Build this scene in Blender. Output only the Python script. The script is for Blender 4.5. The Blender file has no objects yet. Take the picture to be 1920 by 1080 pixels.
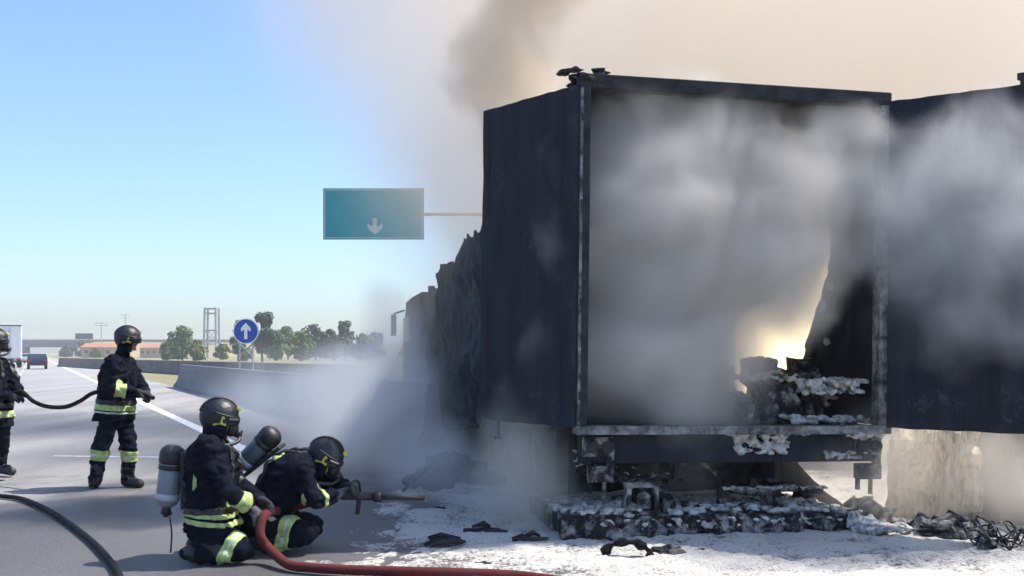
import bpy, bmesh, math, random
from mathutils import Vector, Matrix, noise, Quaternion

SC = bpy.context.scene
COL = SC.collection
R = math.radians
F, CX, HY, H = 1900.0, 960.0, 662.0, 1.5      # focal length (px of the 1920 frame), horizon row, eye height (m)

# ------------------------------------------------------------------ camera, sky, sun, exposure
cam = bpy.data.objects.new('camera', bpy.data.cameras.new('camera'))
COL.objects.link(cam)
cam.location = (0, 0, H)
cam.rotation_euler = (R(90), 0, 0)
cam.data.sensor_width = 36
cam.data.lens = F / 1920 * 36
cam.data.shift_y = (HY - 540) / 1920
cam.data.clip_start = 0.1
cam.data.clip_end = 6000
SC.camera = cam

SUN_AZ, SUN_EL = 74, 57
world = bpy.data.worlds.new('World')
SC.world = world
world.use_nodes = True
wn = world.node_tree
sky = wn.nodes.new('ShaderNodeTexSky')
sky.sky_type = 'NISHITA'
sky.sun_disc = False
sky.sun_elevation = R(SUN_EL)
sky.sun_rotation = R(SUN_AZ)
sky.air_density = 1.2
sky.dust_density = 5.5
sky.ozone_density = 6.0
sky.altitude = 1500
wn.links.new(sky.outputs[0], wn.nodes['Background'].inputs[0])
wn.nodes['Background'].inputs[1].default_value = 0.09

sun = bpy.data.objects.new('sun', bpy.data.lights.new('sun', 'SUN'))
COL.objects.link(sun)
sun.data.energy = 2.6
sun.data.angle = R(0.6)
sun.data.color = (1.0, 0.94, 0.85)
SV = Vector((math.sin(R(SUN_AZ)) * math.cos(R(SUN_EL)), math.cos(R(SUN_AZ)) * math.cos(R(SUN_EL)), math.sin(R(SUN_EL))))
sun.rotation_euler = SV.to_track_quat('Z', 'Y').to_euler()
sun.location = (0, 0, 60)

SC.view_settings.view_transform = 'Standard'
SC.view_settings.look = 'None'
SC.view_settings.exposure = 1.5
SC.view_settings.gamma = 1
SC.view_settings.use_curve_mapping = False
SC.render.engine = 'CYCLES'
cy = SC.cycles
cy.max_bounces = 10
cy.diffuse_bounces = 3
cy.glossy_bounces = 2
cy.volume_bounces = 8
cy.transparent_max_bounces = 8
cy.volume_step_rate = 1.0
cy.use_denoising = True
cy.use_adaptive_sampling = True
cy.adaptive_threshold = 0.04
cy.sample_clamp_indirect = 4

# ------------------------------------------------------------------ helpers
def pt(x, y, d):
    """world point seen at photo pixel x, y at depth d"""
    return Vector(((x - CX) / F * d, d, H + (HY - y) / F * d))

def gp(x, y, z=0.0):
    """world point on the plane z seen at photo pixel x, y"""
    d = F * (H - z) / (y - HY)
    return pt(x, y, d)

def fbm(p, oct=4):
    return noise.fractal(p, 1.0, 2.0, oct, noise_basis='PERLIN_ORIGINAL')

def mat(name, col, rough=0.7, metal=0.0, var=0.25, scale=5.0, bump=0.2, bscale=60.0, col2=None, thr=None, spec=0.5, stretch=None):
    m = bpy.data.materials.new(name)
    m.use_nodes = True
    nt = m.node_tree
    b = nt.nodes['Principled BSDF']
    tc = nt.nodes.new('ShaderNodeTexCoord')
    mp = nt.nodes.new('ShaderNodeMapping')
    nt.links.new(tc.outputs['Object'], mp.inputs['Vector'])
    if stretch:
        mp.inputs['Scale'].default_value = stretch
    n1 = nt.nodes.new('ShaderNodeTexNoise')
    n1.inputs['Scale'].default_value = scale
    n1.inputs['Detail'].default_value = 8
    n1.inputs['Roughness'].default_value = 0.65
    nt.links.new(mp.outputs[0], n1.inputs['Vector'])
    r = nt.nodes.new('ShaderNodeValToRGB')
    a = [c * (1 - var) for c in col]
    z = [min(1, c * (1 + var)) for c in (col2 or col)] if not col2 else list(col2)
    r.color_ramp.elements[0].color = (*a, 1)
    r.color_ramp.elements[1].color = (*z, 1)
    lo, hi = thr or (0.3, 0.7)
    r.color_ramp.elements[0].position = lo
    r.color_ramp.elements[1].position = hi
    nt.links.new(n1.outputs['Fac'], r.inputs['Fac'])
    nt.links.new(r.outputs['Color'], b.inputs['Base Color'])
    b.inputs['Roughness'].default_value = rough
    b.inputs['Metallic'].default_value = metal
    b.inputs['Specular IOR Level'].default_value = spec
    if bump:
        n2 = nt.nodes.new('ShaderNodeTexNoise')
        n2.inputs['Scale'].default_value = bscale
        n2.inputs['Detail'].default_value = 5
        nt.links.new(mp.outputs[0], n2.inputs['Vector'])
        bp = nt.nodes.new('ShaderNodeBump')
        bp.inputs['Strength'].default_value = bump
        bp.inputs['Distance'].default_value = 0.02
        nt.links.new(n2.outputs['Fac'], bp.inputs['Height'])
        nt.links.new(bp.outputs[0], b.inputs['Normal'])
    return m

def wmat(o):
    m = o.matrix_basis.copy()
    while o.parent:
        o = o.parent
        m = o.matrix_basis @ m
    return m

def tag(o, label=None, cat=None, group=None, kind=None):
    if label: o['label'] = label
    if cat: o['category'] = cat
    if group: o['group'] = group
    if kind: o['kind'] = kind
    return o

def empty(name, loc, label, cat, group=None, rot=(0, 0, 0)):
    o = bpy.data.objects.new(name, None)
    COL.objects.link(o)
    o.location = loc
    o.rotation_euler = rot
    o.empty_display_size = 0.2
    return tag(o, label, cat, group)

def obj(name, bm, m, parent=None, world=False, smooth=False, base=None):
    """link a bmesh as one mesh object; world=True: its vertices are in world space"""
    if parent is not None and world:
        bm.transform(wmat(parent).inverted())
    if base is not None:
        bmesh.ops.translate(bm, verts=bm.verts, vec=-Vector(base))
    me = bpy.data.meshes.new(name)
    bm.to_mesh(me)
    bm.free()
    for x in (m if isinstance(m, (list, tuple)) else [m]):
        me.materials.append(x)
    if smooth:
        me.polygons.foreach_set('use_smooth', [True] * len(me.polygons))
    o = bpy.data.objects.new(name, me)
    COL.objects.link(o)
    if parent is not None:
        o.parent = parent
    if base is not None:
        o.location = base
    return o

def box(bm, c, s, rot=None, bev=0.0):
    r = bmesh.ops.create_cube(bm, size=1.0)
    vs = r['verts']
    bmesh.ops.scale(bm, verts=vs, vec=s)
    if bev:
        es = list({e for v in vs for e in v.link_edges})
        rb = bmesh.ops.bevel(bm, geom=es, offset=bev, segments=2, affect='EDGES', profile=0.7)
        vs = list({v for f in rb['faces'] for v in f.verts} | {v for v in vs if v.is_valid})
    if rot is not None:
        bmesh.ops.rotate(bm, verts=vs, cent=(0, 0, 0), matrix=rot)
    bmesh.ops.translate(bm, verts=vs, vec=c)
    return vs

def frame_of(d):
    d = d.normalized()
    a = Vector((0, 0, 1)) if abs(d.z) < 0.9 else Vector((1, 0, 0))
    u = d.cross(a).normalized()
    return u, u.cross(d).normalized()

def tube(bm, path, rad, n=8, caps=True):
    """tube along a path; rad a number or a list"""
    path = [Vector(p) for p in path]
    rings = []
    u = None
    for i, p in enumerate(path):
        d = path[min(i + 1, len(path) - 1)] - path[max(i - 1, 0)]
        if u is None:
            u, w = frame_of(d)
        else:
            dn = d.normalized()
            u = (u - dn * u.dot(dn)).normalized()
            w = u.cross(dn)
        r = rad[i] if isinstance(rad, (list, tuple)) else rad
        rings.append([bm.verts.new(p + (u * math.cos(2 * math.pi * k / n) + w * math.sin(2 * math.pi * k / n)) * r) for k in range(n)])
    for a, b in zip(rings, rings[1:]):
        for k in range(n):
            bm.faces.new((a[k], a[(k + 1) % n], b[(k + 1) % n], b[k]))
    if caps:
        bm.faces.new(rings[0][::-1])
        bm.faces.new(rings[-1])

def spline(pts, n=8):
    pts = [Vector(p) for p in pts]
    out = []
    P = [pts[0] * 2 - pts[1]] + pts + [pts[-1] * 2 - pts[-2]]
    for i in range(1, len(P) - 2):
        a, b, c, d = P[i - 1:i + 3]
        for k in range(n):
            t = k / n
            out.append(0.5 * ((2 * b) + (c - a) * t + (2 * a - 5 * b + 4 * c - d) * t * t + (3 * b - a - 3 * c + d) * t ** 3))
    out.append(pts[-1])
    return out

def ell(bm, c, r, rot=None, seg=20, rings=12):
    r = r if hasattr(r, '__len__') else (r, r, r)
    c = Vector(c)
    def P(x, y, z):
        p = Vector((x * r[0], y * r[1], z * r[2]))
        return bm.verts.new((rot @ p if rot is not None else p) + c)
    top, bot = P(0, 0, 1), P(0, 0, -1)
    R_ = []
    for i in range(1, rings):
        a = math.pi * i / rings
        R_.append([P(math.sin(a) * math.cos(2 * math.pi * k / seg), math.sin(a) * math.sin(2 * math.pi * k / seg), math.cos(a)) for k in range(seg)])
    for k in range(seg):
        bm.faces.new((top, R_[0][k], R_[0][(k + 1) % seg]))
        bm.faces.new((bot, R_[-1][(k + 1) % seg], R_[-1][k]))
    for p, q in zip(R_, R_[1:]):
        for k in range(seg):
            bm.faces.new((p[k], q[k], q[(k + 1) % seg], p[(k + 1) % seg]))
    return [top, bot] + [v for q in R_ for v in q]

def cap(bm, a, b, ra, rb, seg=16):
    """tapered capsule"""
    a, b = Vector(a), Vector(b)
    d = b - a
    if d.length < 1e-5:
        return ell(bm, a, ra)
    u, w = frame_of(d)
    dn = d.normalized()
    prof = [(-ra * math.cos(t * math.pi / 2 / 4), ra * math.sin(t * math.pi / 2 / 4)) for t in range(1, 5)]
    prof += [(d.length + rb * math.sin(t * math.pi / 2 / 4), rb * math.cos(t * math.pi / 2 / 4)) for t in range(0, 4)]
    rings = [[bm.verts.new(a + dn * h + (u * math.cos(2 * math.pi * k / seg) + w * math.sin(2 * math.pi * k / seg)) * r) for k in range(seg)] for h, r in prof]
    v0, v1 = bm.verts.new(a - dn * ra), bm.verts.new(b + dn * rb)
    for p, q in zip(rings, rings[1:]):
        for k in range(seg):
            bm.faces.new((p[k], p[(k + 1) % seg], q[(k + 1) % seg], q[k]))
    for k in range(seg):
        bm.faces.new((v0, rings[0][(k + 1) % seg], rings[0][k]))
        bm.faces.new((v1, rings[-1][k], rings[-1][(k + 1) % seg]))

def remesh(bm, voxel, smooth=6, fold=0.0, fscale=9.0, seed=0.0):
    """fuse overlapping shapes into ONE continuous skin"""
    bmesh.ops.recalc_face_normals(bm, faces=bm.faces)
    me = bpy.data.meshes.new('tmp')
    bm.to_mesh(me)
    bm.free()
    o = bpy.data.objects.new('tmp', me)
    COL.objects.link(o)
    md = o.modifiers.new('r', 'REMESH')
    md.mode = 'VOXEL'
    md.voxel_size = voxel
    sm = o.modifiers.new('s', 'SMOOTH')
    sm.factor = 0.5
    sm.iterations = smooth
    dg = bpy.context.evaluated_depsgraph_get()
    nb = bmesh.new()
    nb.from_mesh(o.evaluated_get(dg).to_mesh())
    bpy.data.objects.remove(o)
    bpy.data.meshes.remove(me)
    if fold:
        nb.normal_update()
        s = Vector((seed, seed * 1.7, -seed))
        mv = [(v, v.normal * (fold * (abs(noise.noise(Vector((v.co.x, v.co.y, v.co.z * 1.6)) * fscale + s)) * 2.2 - 0.5 + 0.5 * noise.noise(v.co * fscale * 2.7 + s)))) for v in nb.verts]
        for v, d in mv:
            v.co += d
    return nb

def line_cloth(b, th):
    """give an open garment sheet a lining and a closed rim"""
    b.normal_update()
    rim = [(e.verts[0], e.verts[1]) for e in b.edges if len(e.link_faces) == 1]
    vs = list(b.verts)
    new = {v: b.verts.new(v.co - v.normal * th) for v in vs}
    for f in list(b.faces):
        b.faces.new([new[v] for v in reversed(f.verts)])
    for p, q in rim:
        try: b.faces.new((p, q, new[q], new[p]))
        except ValueError: pass
    bmesh.ops.recalc_face_normals(b, faces=b.faces)

def slab(bm_src, p, d, width, radius, off=0.008):
    """a strip of the garment between two planes, standing a little proud of it"""
    b = bm_src.copy()
    d = Vector(d).normalized()
    p = Vector(p)
    far = [v for v in b.verts if (v.co - p).length > radius]
    bmesh.ops.delete(b, geom=far, context='VERTS')
    for s in (1, -1):
        bmesh.ops.bisect_plane(b, geom=b.verts[:] + b.edges[:] + b.faces[:], plane_co=p + d * s * width / 2, plane_no=d * s, clear_outer=True)
    b.normal_update()
    for v in b.verts:
        v.co += v.normal * off
    if len(b.faces): line_cloth(b, .010)
    return b

def lump(bm, c, r, sub=2, amp=0.35, freq=1.6, flat=1.0, seed=None):
    seed = random.random() * 100 if seed is None else seed
    vs = bmesh.ops.create_icosphere(bm, subdivisions=sub, radius=1.0)['verts']
    rx = r if hasattr(r, '__len__') else (r, r, r * flat)
    for v in vs:
        k = 1 + amp * noise.noise(v.co * freq + Vector((seed, 0, seed))) * 1.6 + amp * 0.5 * noise.noise(v.co * freq * 3 + Vector((0, seed, 0)))
        v.co = Vector((v.co.x * rx[0] * k + c[0], v.co.y * rx[1] * k + c[1], v.co.z * rx[2] * k + c[2]))

# ------------------------------------------------------------------ materials
M = {}
M['steel'] = mat('scorched steel', (0.03, 0.03, 0.032), 0.7, 0.2, 0.4, 9, 0.4, 40, col2=(0.27, 0.27, 0.265), thr=(0.38, 0.62))
def soot():
    m = mat('soot blackened panel', (0.006, 0.008, 0.017), 0.72, 0, 0.4, 2.2, 0.35, 26, col2=(0.018, 0.022, 0.038), spec=0.25, stretch=(3, 3, 0.3))
    nt = m.node_tree
    b = nt.nodes['Principled BSDF']
    ramp = [n for n in nt.nodes if n.type == 'VALTORGB'][0]
    tc = [n for n in nt.nodes if n.type == 'TEX_COORD'][0]
    n = nt.nodes.new('ShaderNodeTexNoise')
    n.inputs['Scale'].default_value = 2.3; n.inputs['Detail'].default_value = 10; n.inputs['Roughness'].default_value = .72
    nt.links.new(tc.outputs['Object'], n.inputs['Vector'])
    r = nt.nodes.new('ShaderNodeValToRGB')
    r.color_ramp.elements[0].position = .58; r.color_ramp.elements[1].position = .74
    nt.links.new(n.outputs['Fac'], r.inputs['Fac'])
    mx = nt.nodes.new('ShaderNodeMix'); mx.data_type = 'RGBA'
    mx.inputs[7].default_value = (.10, .10, .105, 1)
    nt.links.new(r.outputs['Color'], mx.inputs['Factor'])
    nt.links.new(ramp.outputs['Color'], mx.inputs[6])
    nt.links.new(mx.outputs[2], b.inputs['Base Color'])
    return m
M['soot'] = soot()
M['char'] = mat('charred metal', (0.018, 0.018, 0.021), 0.85, 0, 0.5, 6, 0.6, 25, col2=(0.05, 0.05, 0.055), spec=0.2)
M['ash'] = mat('ash grey wreck', (0.03, 0.03, 0.034), 0.9, 0, 0.4, 9, 0.8, 30, col2=(0.34, 0.33, 0.32), thr=(0.48, 0.66), spec=0.2)
M['foam'] = mat('extinguishing foam', (0.22, 0.21, 0.20), 0.85, 0, 0.2, 18, 0.9, 60, col2=(0.62, 0.60, 0.56), thr=(0.36, 0.55), spec=0.2)
M['tan'] = mat('sunlit smoke tan', (0.13, 0.11, 0.09), 0.85, 0, 0.3, 7, 0.6, 22, col2=(0.56, 0.48, 0.37), thr=(0.36, 0.56), stretch=(2.4, 2.4, 0.45))  # streaky tan painted as the sunlit smoke seen below the door
M['rubber'] = mat('burnt rubber', (0.010, 0.010, 0.011), 0.9, 0, 0.3, 12, 0.5, 40, spec=0.1)
M['cloth'] = mat('navy turnout fabric', (0.0045, 0.0058, 0.014), 0.92, 0, 0.3, 14, 0.5, 160, spec=0.12)
M['band'] = mat('reflective band', (0.42, 0.51, 0.19), 0.6, 0, 0.4, 14, 0.15, 120)
M['silver'] = mat('silver reflective strip', (0.62, 0.66, 0.55), 0.4, 0.1, 0.15, 25, 0.1, 100)
M['helmet'] = mat('black helmet shell', (0.008, 0.009, 0.013), 0.45, 0, 0.5, 9, 0.25, 35)
M['visor'] = mat('dark visor', (0.03, 0.03, 0.035), 0.12, 0, 0.1, 6, 0.0)
M['yellow'] = mat('yellow helmet mark', (0.58, 0.55, 0.10), 0.5, 0, 0.1, 20, 0.0)
M['skin'] = mat('skin', (0.42, 0.24, 0.17), 0.55, 0, 0.1, 20, 0.1, 90)
M['eye'] = mat('eye', (0.05, 0.04, 0.04), 0.2, 0, 0.1, 20, 0)
M['glove'] = mat('dark glove', (0.014, 0.015, 0.02), 0.85, 0, 0.3, 20, 0.3, 120)
M['glove_pale'] = mat('grey work glove', (0.09, 0.09, 0.10), 0.85, 0, 0.3, 20, 0.3, 120)
M['boot'] = mat('black boot leather', (0.012, 0.012, 0.013), 0.5, 0, 0.3, 20, 0.2, 80)
M['cyl'] = mat('grey air cylinder', (0.20, 0.22, 0.25), 0.42, 0.1, 0.15, 10, 0.05, 60)
M['cyl_dark'] = mat('dark grey air cylinder', (0.10, 0.11, 0.13), 0.42, 0.1, 0.15, 10, 0.05, 60)
M['cylband'] = mat('pale cylinder band', (0.42, 0.44, 0.46), 0.45, 0.1, 0.15, 10, 0.05, 60)
M['plastic'] = mat('black plastic', (0.014, 0.014, 0.016), 0.5, 0, 0.2, 10, 0.1, 60)
M['redhose'] = mat('red hose jacket', (0.17, 0.014, 0.02), 0.8, 0, 0.3, 9, 0.5, 160, col2=(0.10, 0.03, 0.028), spec=0.25)
M['blackhose'] = mat('black hose jacket', (0.007, 0.007, 0.009), 0.75, 0, 0.2, 18, 0.3, 160, spec=0.2)
M['brass'] = mat('metal coupling', (0.30, 0.29, 0.28), 0.35, 0.8, 0.2, 20, 0.1)
M['concrete'] = mat('barrier concrete', (0.18, 0.185, 0.20), 0.9, 0, 0.22, 2.5, 0.3, 25, stretch=(1, 1, 2.5))
M['concrete_dark'] = mat('weathered concrete', (0.15, 0.14, 0.145), 0.9, 0, 0.25, 1.5, 0.3, 20)
M['sign_green'] = mat('green sign face', (0.008, 0.27, 0.33), 0.5, 0, 0.1, 1.5, 0)
M['sign_white'] = mat('white sign print', (0.78, 0.78, 0.78), 0.5, 0, 0.05, 3, 0)
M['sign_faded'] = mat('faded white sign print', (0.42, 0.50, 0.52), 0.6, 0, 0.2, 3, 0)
M['sign_blue'] = mat('blue sign face', (0.01, 0.07, 0.36), 0.45, 0, 0.1, 4, 0)
M['galv'] = mat('galvanised steel', (0.32, 0.33, 0.35), 0.5, 0.5, 0.2, 4, 0.1)
M['white_paint'] = mat('white lorry paint', (0.62, 0.62, 0.64), 0.4, 0, 0.1, 2, 0.05)
M['car_dark'] = mat('dark car paint', (0.02, 0.03, 0.06), 0.25, 0.1, 0.1, 2, 0)
M['car_silver'] = mat('silver car paint', (0.45, 0.46, 0.48), 0.3, 0.3, 0.1, 2, 0)
M['glass'] = mat('car glass', (0.03, 0.04, 0.05), 0.08, 0, 0.05, 2, 0)
M['lampred'] = mat('red tail lamp', (0.35, 0.01, 0.01), 0.25, 0, 0.1, 4, 0)
M['plaster'] = mat('ochre plaster', (0.48, 0.33, 0.22), 0.9, 0, 0.15, 0.6, 0.1)
M['rooftile'] = mat('terracotta roof', (0.34, 0.15, 0.09), 0.9, 0, 0.2, 0.8, 0.1)
M['window'] = mat('dark window', (0.04, 0.05, 0.06), 0.2, 0, 0.1, 1, 0)
M['bark'] = mat('tree bark', (0.07, 0.05, 0.04), 0.9, 0, 0.3, 3, 0.3)
M['leafA'] = mat('green leaves', (0.07, 0.14, 0.03), 0.7, 0, 0.45, 1.2, 0)
M['leafB'] = mat('dark green leaves', (0.03, 0.06, 0.03), 0.7, 0, 0.4, 1.0, 0)
M['leafC'] = mat('yellow green leaves', (0.11, 0.15, 0.035), 0.7, 0, 0.4, 1.0, 0)
M['earth'] = mat('dry ochre earth', (0.36, 0.25, 0.15), 0.95, 0, 0.25, 0.12, 0.2, 2, col2=(0.30, 0.27, 0.13))
M['field'] = mat('dry field', (0.16, 0.17, 0.07), 0.95, 0, 0.3, 0.05, 0.2, 2, col2=(0.28, 0.24, 0.13))

# asphalt: worn, speckled, with wet and sooty stains near the wreck
def asphalt():
    m = mat('worn asphalt', (0.33, 0.32, 0.315), 0.88, 0, 0.38, 42, 0.9, 160, spec=0.3)
    nt = m.node_tree
    b = nt.nodes['Principled BSDF']
    ramp = [n for n in nt.nodes if n.type == 'VALTORGB'][0]
    tc = [n for n in nt.nodes if n.type == 'TEX_COORD'][0]
    n = nt.nodes.new('ShaderNodeTexNoise')
    n.inputs['Scale'].default_value = 0.9
    n.inputs['Detail'].default_value = 6
    mp2 = nt.nodes.new('ShaderNodeMapping')
    mp2.inputs['Rotation'].default_value = (0, 0, -0.4418)
    mp2.inputs['Scale'].default_value = (1.1, 0.07, 1)
    nt.links.new(tc.outputs['Object'], mp2.inputs['Vector'])
    nt.links.new(mp2.outputs[0], n.inputs['Vector'])
    r = nt.nodes.new('ShaderNodeValToRGB')
    r.color_ramp.elements[0].position = 0.35
    r.color_ramp.elements[0].color = (0.78, 0.78, 0.78, 1)
    r.color_ramp.elements[1].position = 0.65
    r.color_ramp.elements[1].color = (1.1, 1.1, 1.1, 1)
    nt.links.new(n.outputs['Fac'], r.inputs['Fac'])
    mx = nt.nodes.new('ShaderNodeMix')
    mx.data_type = 'RGBA'
    mx.blend_type = 'MULTIPLY'
    mx.inputs['Factor'].default_value = 1
    nt.links.new(ramp.outputs['Color'], mx.inputs[6])
    nt.links.new(r.outputs['Color'], mx.inputs[7])
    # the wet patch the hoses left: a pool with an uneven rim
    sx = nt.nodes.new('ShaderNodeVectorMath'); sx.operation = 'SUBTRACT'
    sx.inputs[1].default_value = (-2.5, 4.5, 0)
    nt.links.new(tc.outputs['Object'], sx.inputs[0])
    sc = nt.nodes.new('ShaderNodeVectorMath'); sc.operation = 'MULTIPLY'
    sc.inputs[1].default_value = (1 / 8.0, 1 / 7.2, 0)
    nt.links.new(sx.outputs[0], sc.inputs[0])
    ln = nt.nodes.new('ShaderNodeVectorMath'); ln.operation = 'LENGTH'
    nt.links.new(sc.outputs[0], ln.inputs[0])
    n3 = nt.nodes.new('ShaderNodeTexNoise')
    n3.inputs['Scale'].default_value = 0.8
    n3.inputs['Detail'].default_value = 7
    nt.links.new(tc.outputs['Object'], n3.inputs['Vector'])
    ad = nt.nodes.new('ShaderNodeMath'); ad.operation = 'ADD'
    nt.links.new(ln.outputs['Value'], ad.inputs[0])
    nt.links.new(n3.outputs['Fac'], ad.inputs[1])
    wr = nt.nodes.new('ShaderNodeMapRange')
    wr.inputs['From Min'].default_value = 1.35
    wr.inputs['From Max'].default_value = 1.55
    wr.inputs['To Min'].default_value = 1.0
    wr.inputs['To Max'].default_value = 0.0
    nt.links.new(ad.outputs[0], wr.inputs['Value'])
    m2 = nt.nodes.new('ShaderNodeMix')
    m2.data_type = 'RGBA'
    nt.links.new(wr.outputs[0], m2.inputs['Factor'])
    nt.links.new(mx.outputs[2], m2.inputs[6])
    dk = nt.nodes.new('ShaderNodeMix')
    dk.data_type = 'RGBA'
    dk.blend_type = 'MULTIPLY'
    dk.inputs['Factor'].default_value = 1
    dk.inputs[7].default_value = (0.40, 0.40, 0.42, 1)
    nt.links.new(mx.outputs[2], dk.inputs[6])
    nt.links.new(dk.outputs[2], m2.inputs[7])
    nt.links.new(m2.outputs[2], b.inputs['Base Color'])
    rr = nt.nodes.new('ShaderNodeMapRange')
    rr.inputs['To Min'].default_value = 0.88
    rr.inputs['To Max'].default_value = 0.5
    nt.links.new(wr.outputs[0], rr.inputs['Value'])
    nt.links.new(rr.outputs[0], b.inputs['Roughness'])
    return m
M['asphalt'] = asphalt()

# ground foam: white scum with dark speckle where the road shows through
def foam_ground():
    m = mat('ground foam', (0.11, 0.105, 0.10), 0.85, 0, 0.1, 34, 0.9, 60, col2=(0.54, 0.515, 0.475), thr=(0.27, 0.46), spec=0.25)
    nt = m.node_tree
    tc = [n for n in nt.nodes if n.type == 'TEX_COORD'][0]
    ramp = [n for n in nt.nodes if n.type == 'VALTORGB'][0]
    fine = ramp.inputs['Fac'].links[0].from_node
    n = nt.nodes.new('ShaderNodeTexNoise')
    n.inputs['Scale'].default_value = 1.6; n.inputs['Detail'].default_value = 8; n.inputs['Roughness'].default_value = .7
    nt.links.new(tc.outputs['Object'], n.inputs['Vector'])
    a = nt.nodes.new('ShaderNodeMath'); a.operation = 'MULTIPLY_ADD'
    a.inputs[1].default_value = .7; a.inputs[2].default_value = -.34
    nt.links.new(n.outputs['Fac'], a.inputs[0])
    b = nt.nodes.new('ShaderNodeMath'); b.operation = 'ADD'
    nt.links.new(a.outputs[0], b.inputs[0]); nt.links.new(fine.outputs['Fac'], b.inputs[1])
    sp = nt.nodes.new('ShaderNodeSeparateXYZ'); nt.links.new(tc.outputs['Object'], sp.inputs[0])
    zr = nt.nodes.new('ShaderNodeMapRange')
    zr.inputs['From Max'].default_value = .03; zr.inputs['To Min'].default_value = -.16; zr.inputs['To Max'].default_value = .0
    nt.links.new(sp.outputs['Z'], zr.inputs['Value'])
    c = nt.nodes.new('ShaderNodeMath'); c.operation = 'ADD'
    nt.links.new(b.outputs[0], c.inputs[0]); nt.links.new(zr.outputs[0], c.inputs[1])
    nt.links.new(c.outputs[0], ramp.inputs['Fac'])
    return m
M['foam_ground'] = foam_ground()
def paint_mat():
    return mat('worn road paint', (0.36, 0.36, 0.36), 0.7, 0, 0.1, 9, 0.3, 120, col2=(0.78, 0.78, 0.77), thr=(0.3, 0.5))
M['paint'] = paint_mat()

# ------------------------------------------------------------------ ground, road
RD = Vector((-0.4275, 0.904, 0))        # direction the road runs
RN = Vector((0.904, 0.4275, 0))         # across it, to the right

def rp(off, s, z=0.0):
    return RN * off + RD * s + Vector((0, 0, z))

def strip(bm, o0, o1, s0, s1, z, n=1):
    pr = None
    for i in range(n + 1):
        s = s0 + (s1 - s0) * i / n
        a, b = bm.verts.new(rp(o0, s, z)), bm.verts.new(rp(o1, s, z))
        if pr:
            bm.faces.new((pr[0], pr[1], b, a))
        pr = (a, b)

bm = bmesh.new()
bmesh.ops.create_grid(bm, x_segments=2, y_segments=2, size=5000)
bmesh.ops.translate(bm, verts=bm.verts, vec=(0, 0, -0.03))
tag(obj('ground', bm, M['field']), 'flat dry field on both sides of the motorway', kind='structure')
bm = bmesh.new()
strip(bm, -12.5, 5.75, -30, 900, 0.0, 40)
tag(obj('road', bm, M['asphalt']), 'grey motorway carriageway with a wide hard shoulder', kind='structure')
bm = bmesh.new()
strip(bm, 5.75, 60, -30, 46, 0.002, 6)
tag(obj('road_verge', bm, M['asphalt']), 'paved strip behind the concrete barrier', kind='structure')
bm = bmesh.new()
strip(bm, 2.86, 3.10, 12.5, 700, 0.005, 30)
tag(obj('edge_line', bm, M['paint']), 'solid white edge line of the carriageway', kind='structure')
bm = bmesh.new()
for k in range(14):
    strip(bm, -0.85, -0.70, 28 + k * 12, 32.5 + k * 12, 0.005)
tag(obj('lane_line', bm, M['paint']), 'dashed white lane line far down the carriageway', kind='structure')
bm = bmesh.new()
a, b = gp(96, 856), gp(345, 859)
d = Vector((0, 0.10, 0)); u = Vector((0, 0, 0.005))
bm.faces.new([bm.verts.new(p) for p in (a + u, b + u, b + u + d, a + u + d)])
tag(obj('cross_line', bm, M['paint']), 'thin pale line crossing the road behind the standing firefighter', kind='structure')

# ------------------------------------------------------------------ barriers
def barrier(name, label, pa, pb, seglen, mtl, h=1.0, slope_start=True):
    """concrete barrier: safety-shape segments set end to end"""
    d = pb - pa
    L = d.length
    dn = d.normalized()
    rot = math.atan2(dn.y, dn.x)
    root = empty(name, pa, label, 'barrier', rot=(0, 0, rot))
    n = max(1, round(L / seglen))
    sl = L / n
    prof = [(-0.30, 0), (-0.30, 0.08), (-0.16, 0.30), (-0.09, h), (0.09, h), (0.16, 0.30), (0.30, 0.08), (0.30, 0)]
    base_me = None
    for k in range(n):
        if k and base_me and not (slope_start and k == n - 1):
            o = bpy.data.objects.new('barrier_segment', base_me)
            COL.objects.link(o)
            o.parent = root
        else:
            b = bmesh.new()
            x0, x1 = 0.012, sl - 0.012
            v0 = [b.verts.new((x0 , y, z)) for y, z in prof]
            v1 = [b.verts.new((x1 - (0.75 * z / h if slope_start and k == n - 1 else 0), y, z)) for y, z in prof]
            m = len(prof)
            for i in range(m):
                b.faces.new((v0[i], v0[(i + 1) % m], v1[(i + 1) % m], v1[i]))
            b.faces.new(v0[::-1]); b.faces.new(v1)
            bmesh.ops.recalc_face_normals(b, faces=b.faces)
            o = obj('barrier_segment', b, mtl, root)
            if k == 0:
                base_me = o.data
        o.location = (k * sl, 0, 0)
    return root

barrier('concrete_barrier', 'pale grey concrete barrier beside the hard shoulder, running into the smoke', gp(812, 838), gp(338, 725), 3.0, M['concrete'])
barrier('concrete_barrier', 'low dark reddish concrete barrier in the distance behind the pale one', rp(13.5, 46), gp(112, 687), 6.0, M['concrete_dark'], 0.95, False)

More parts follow.
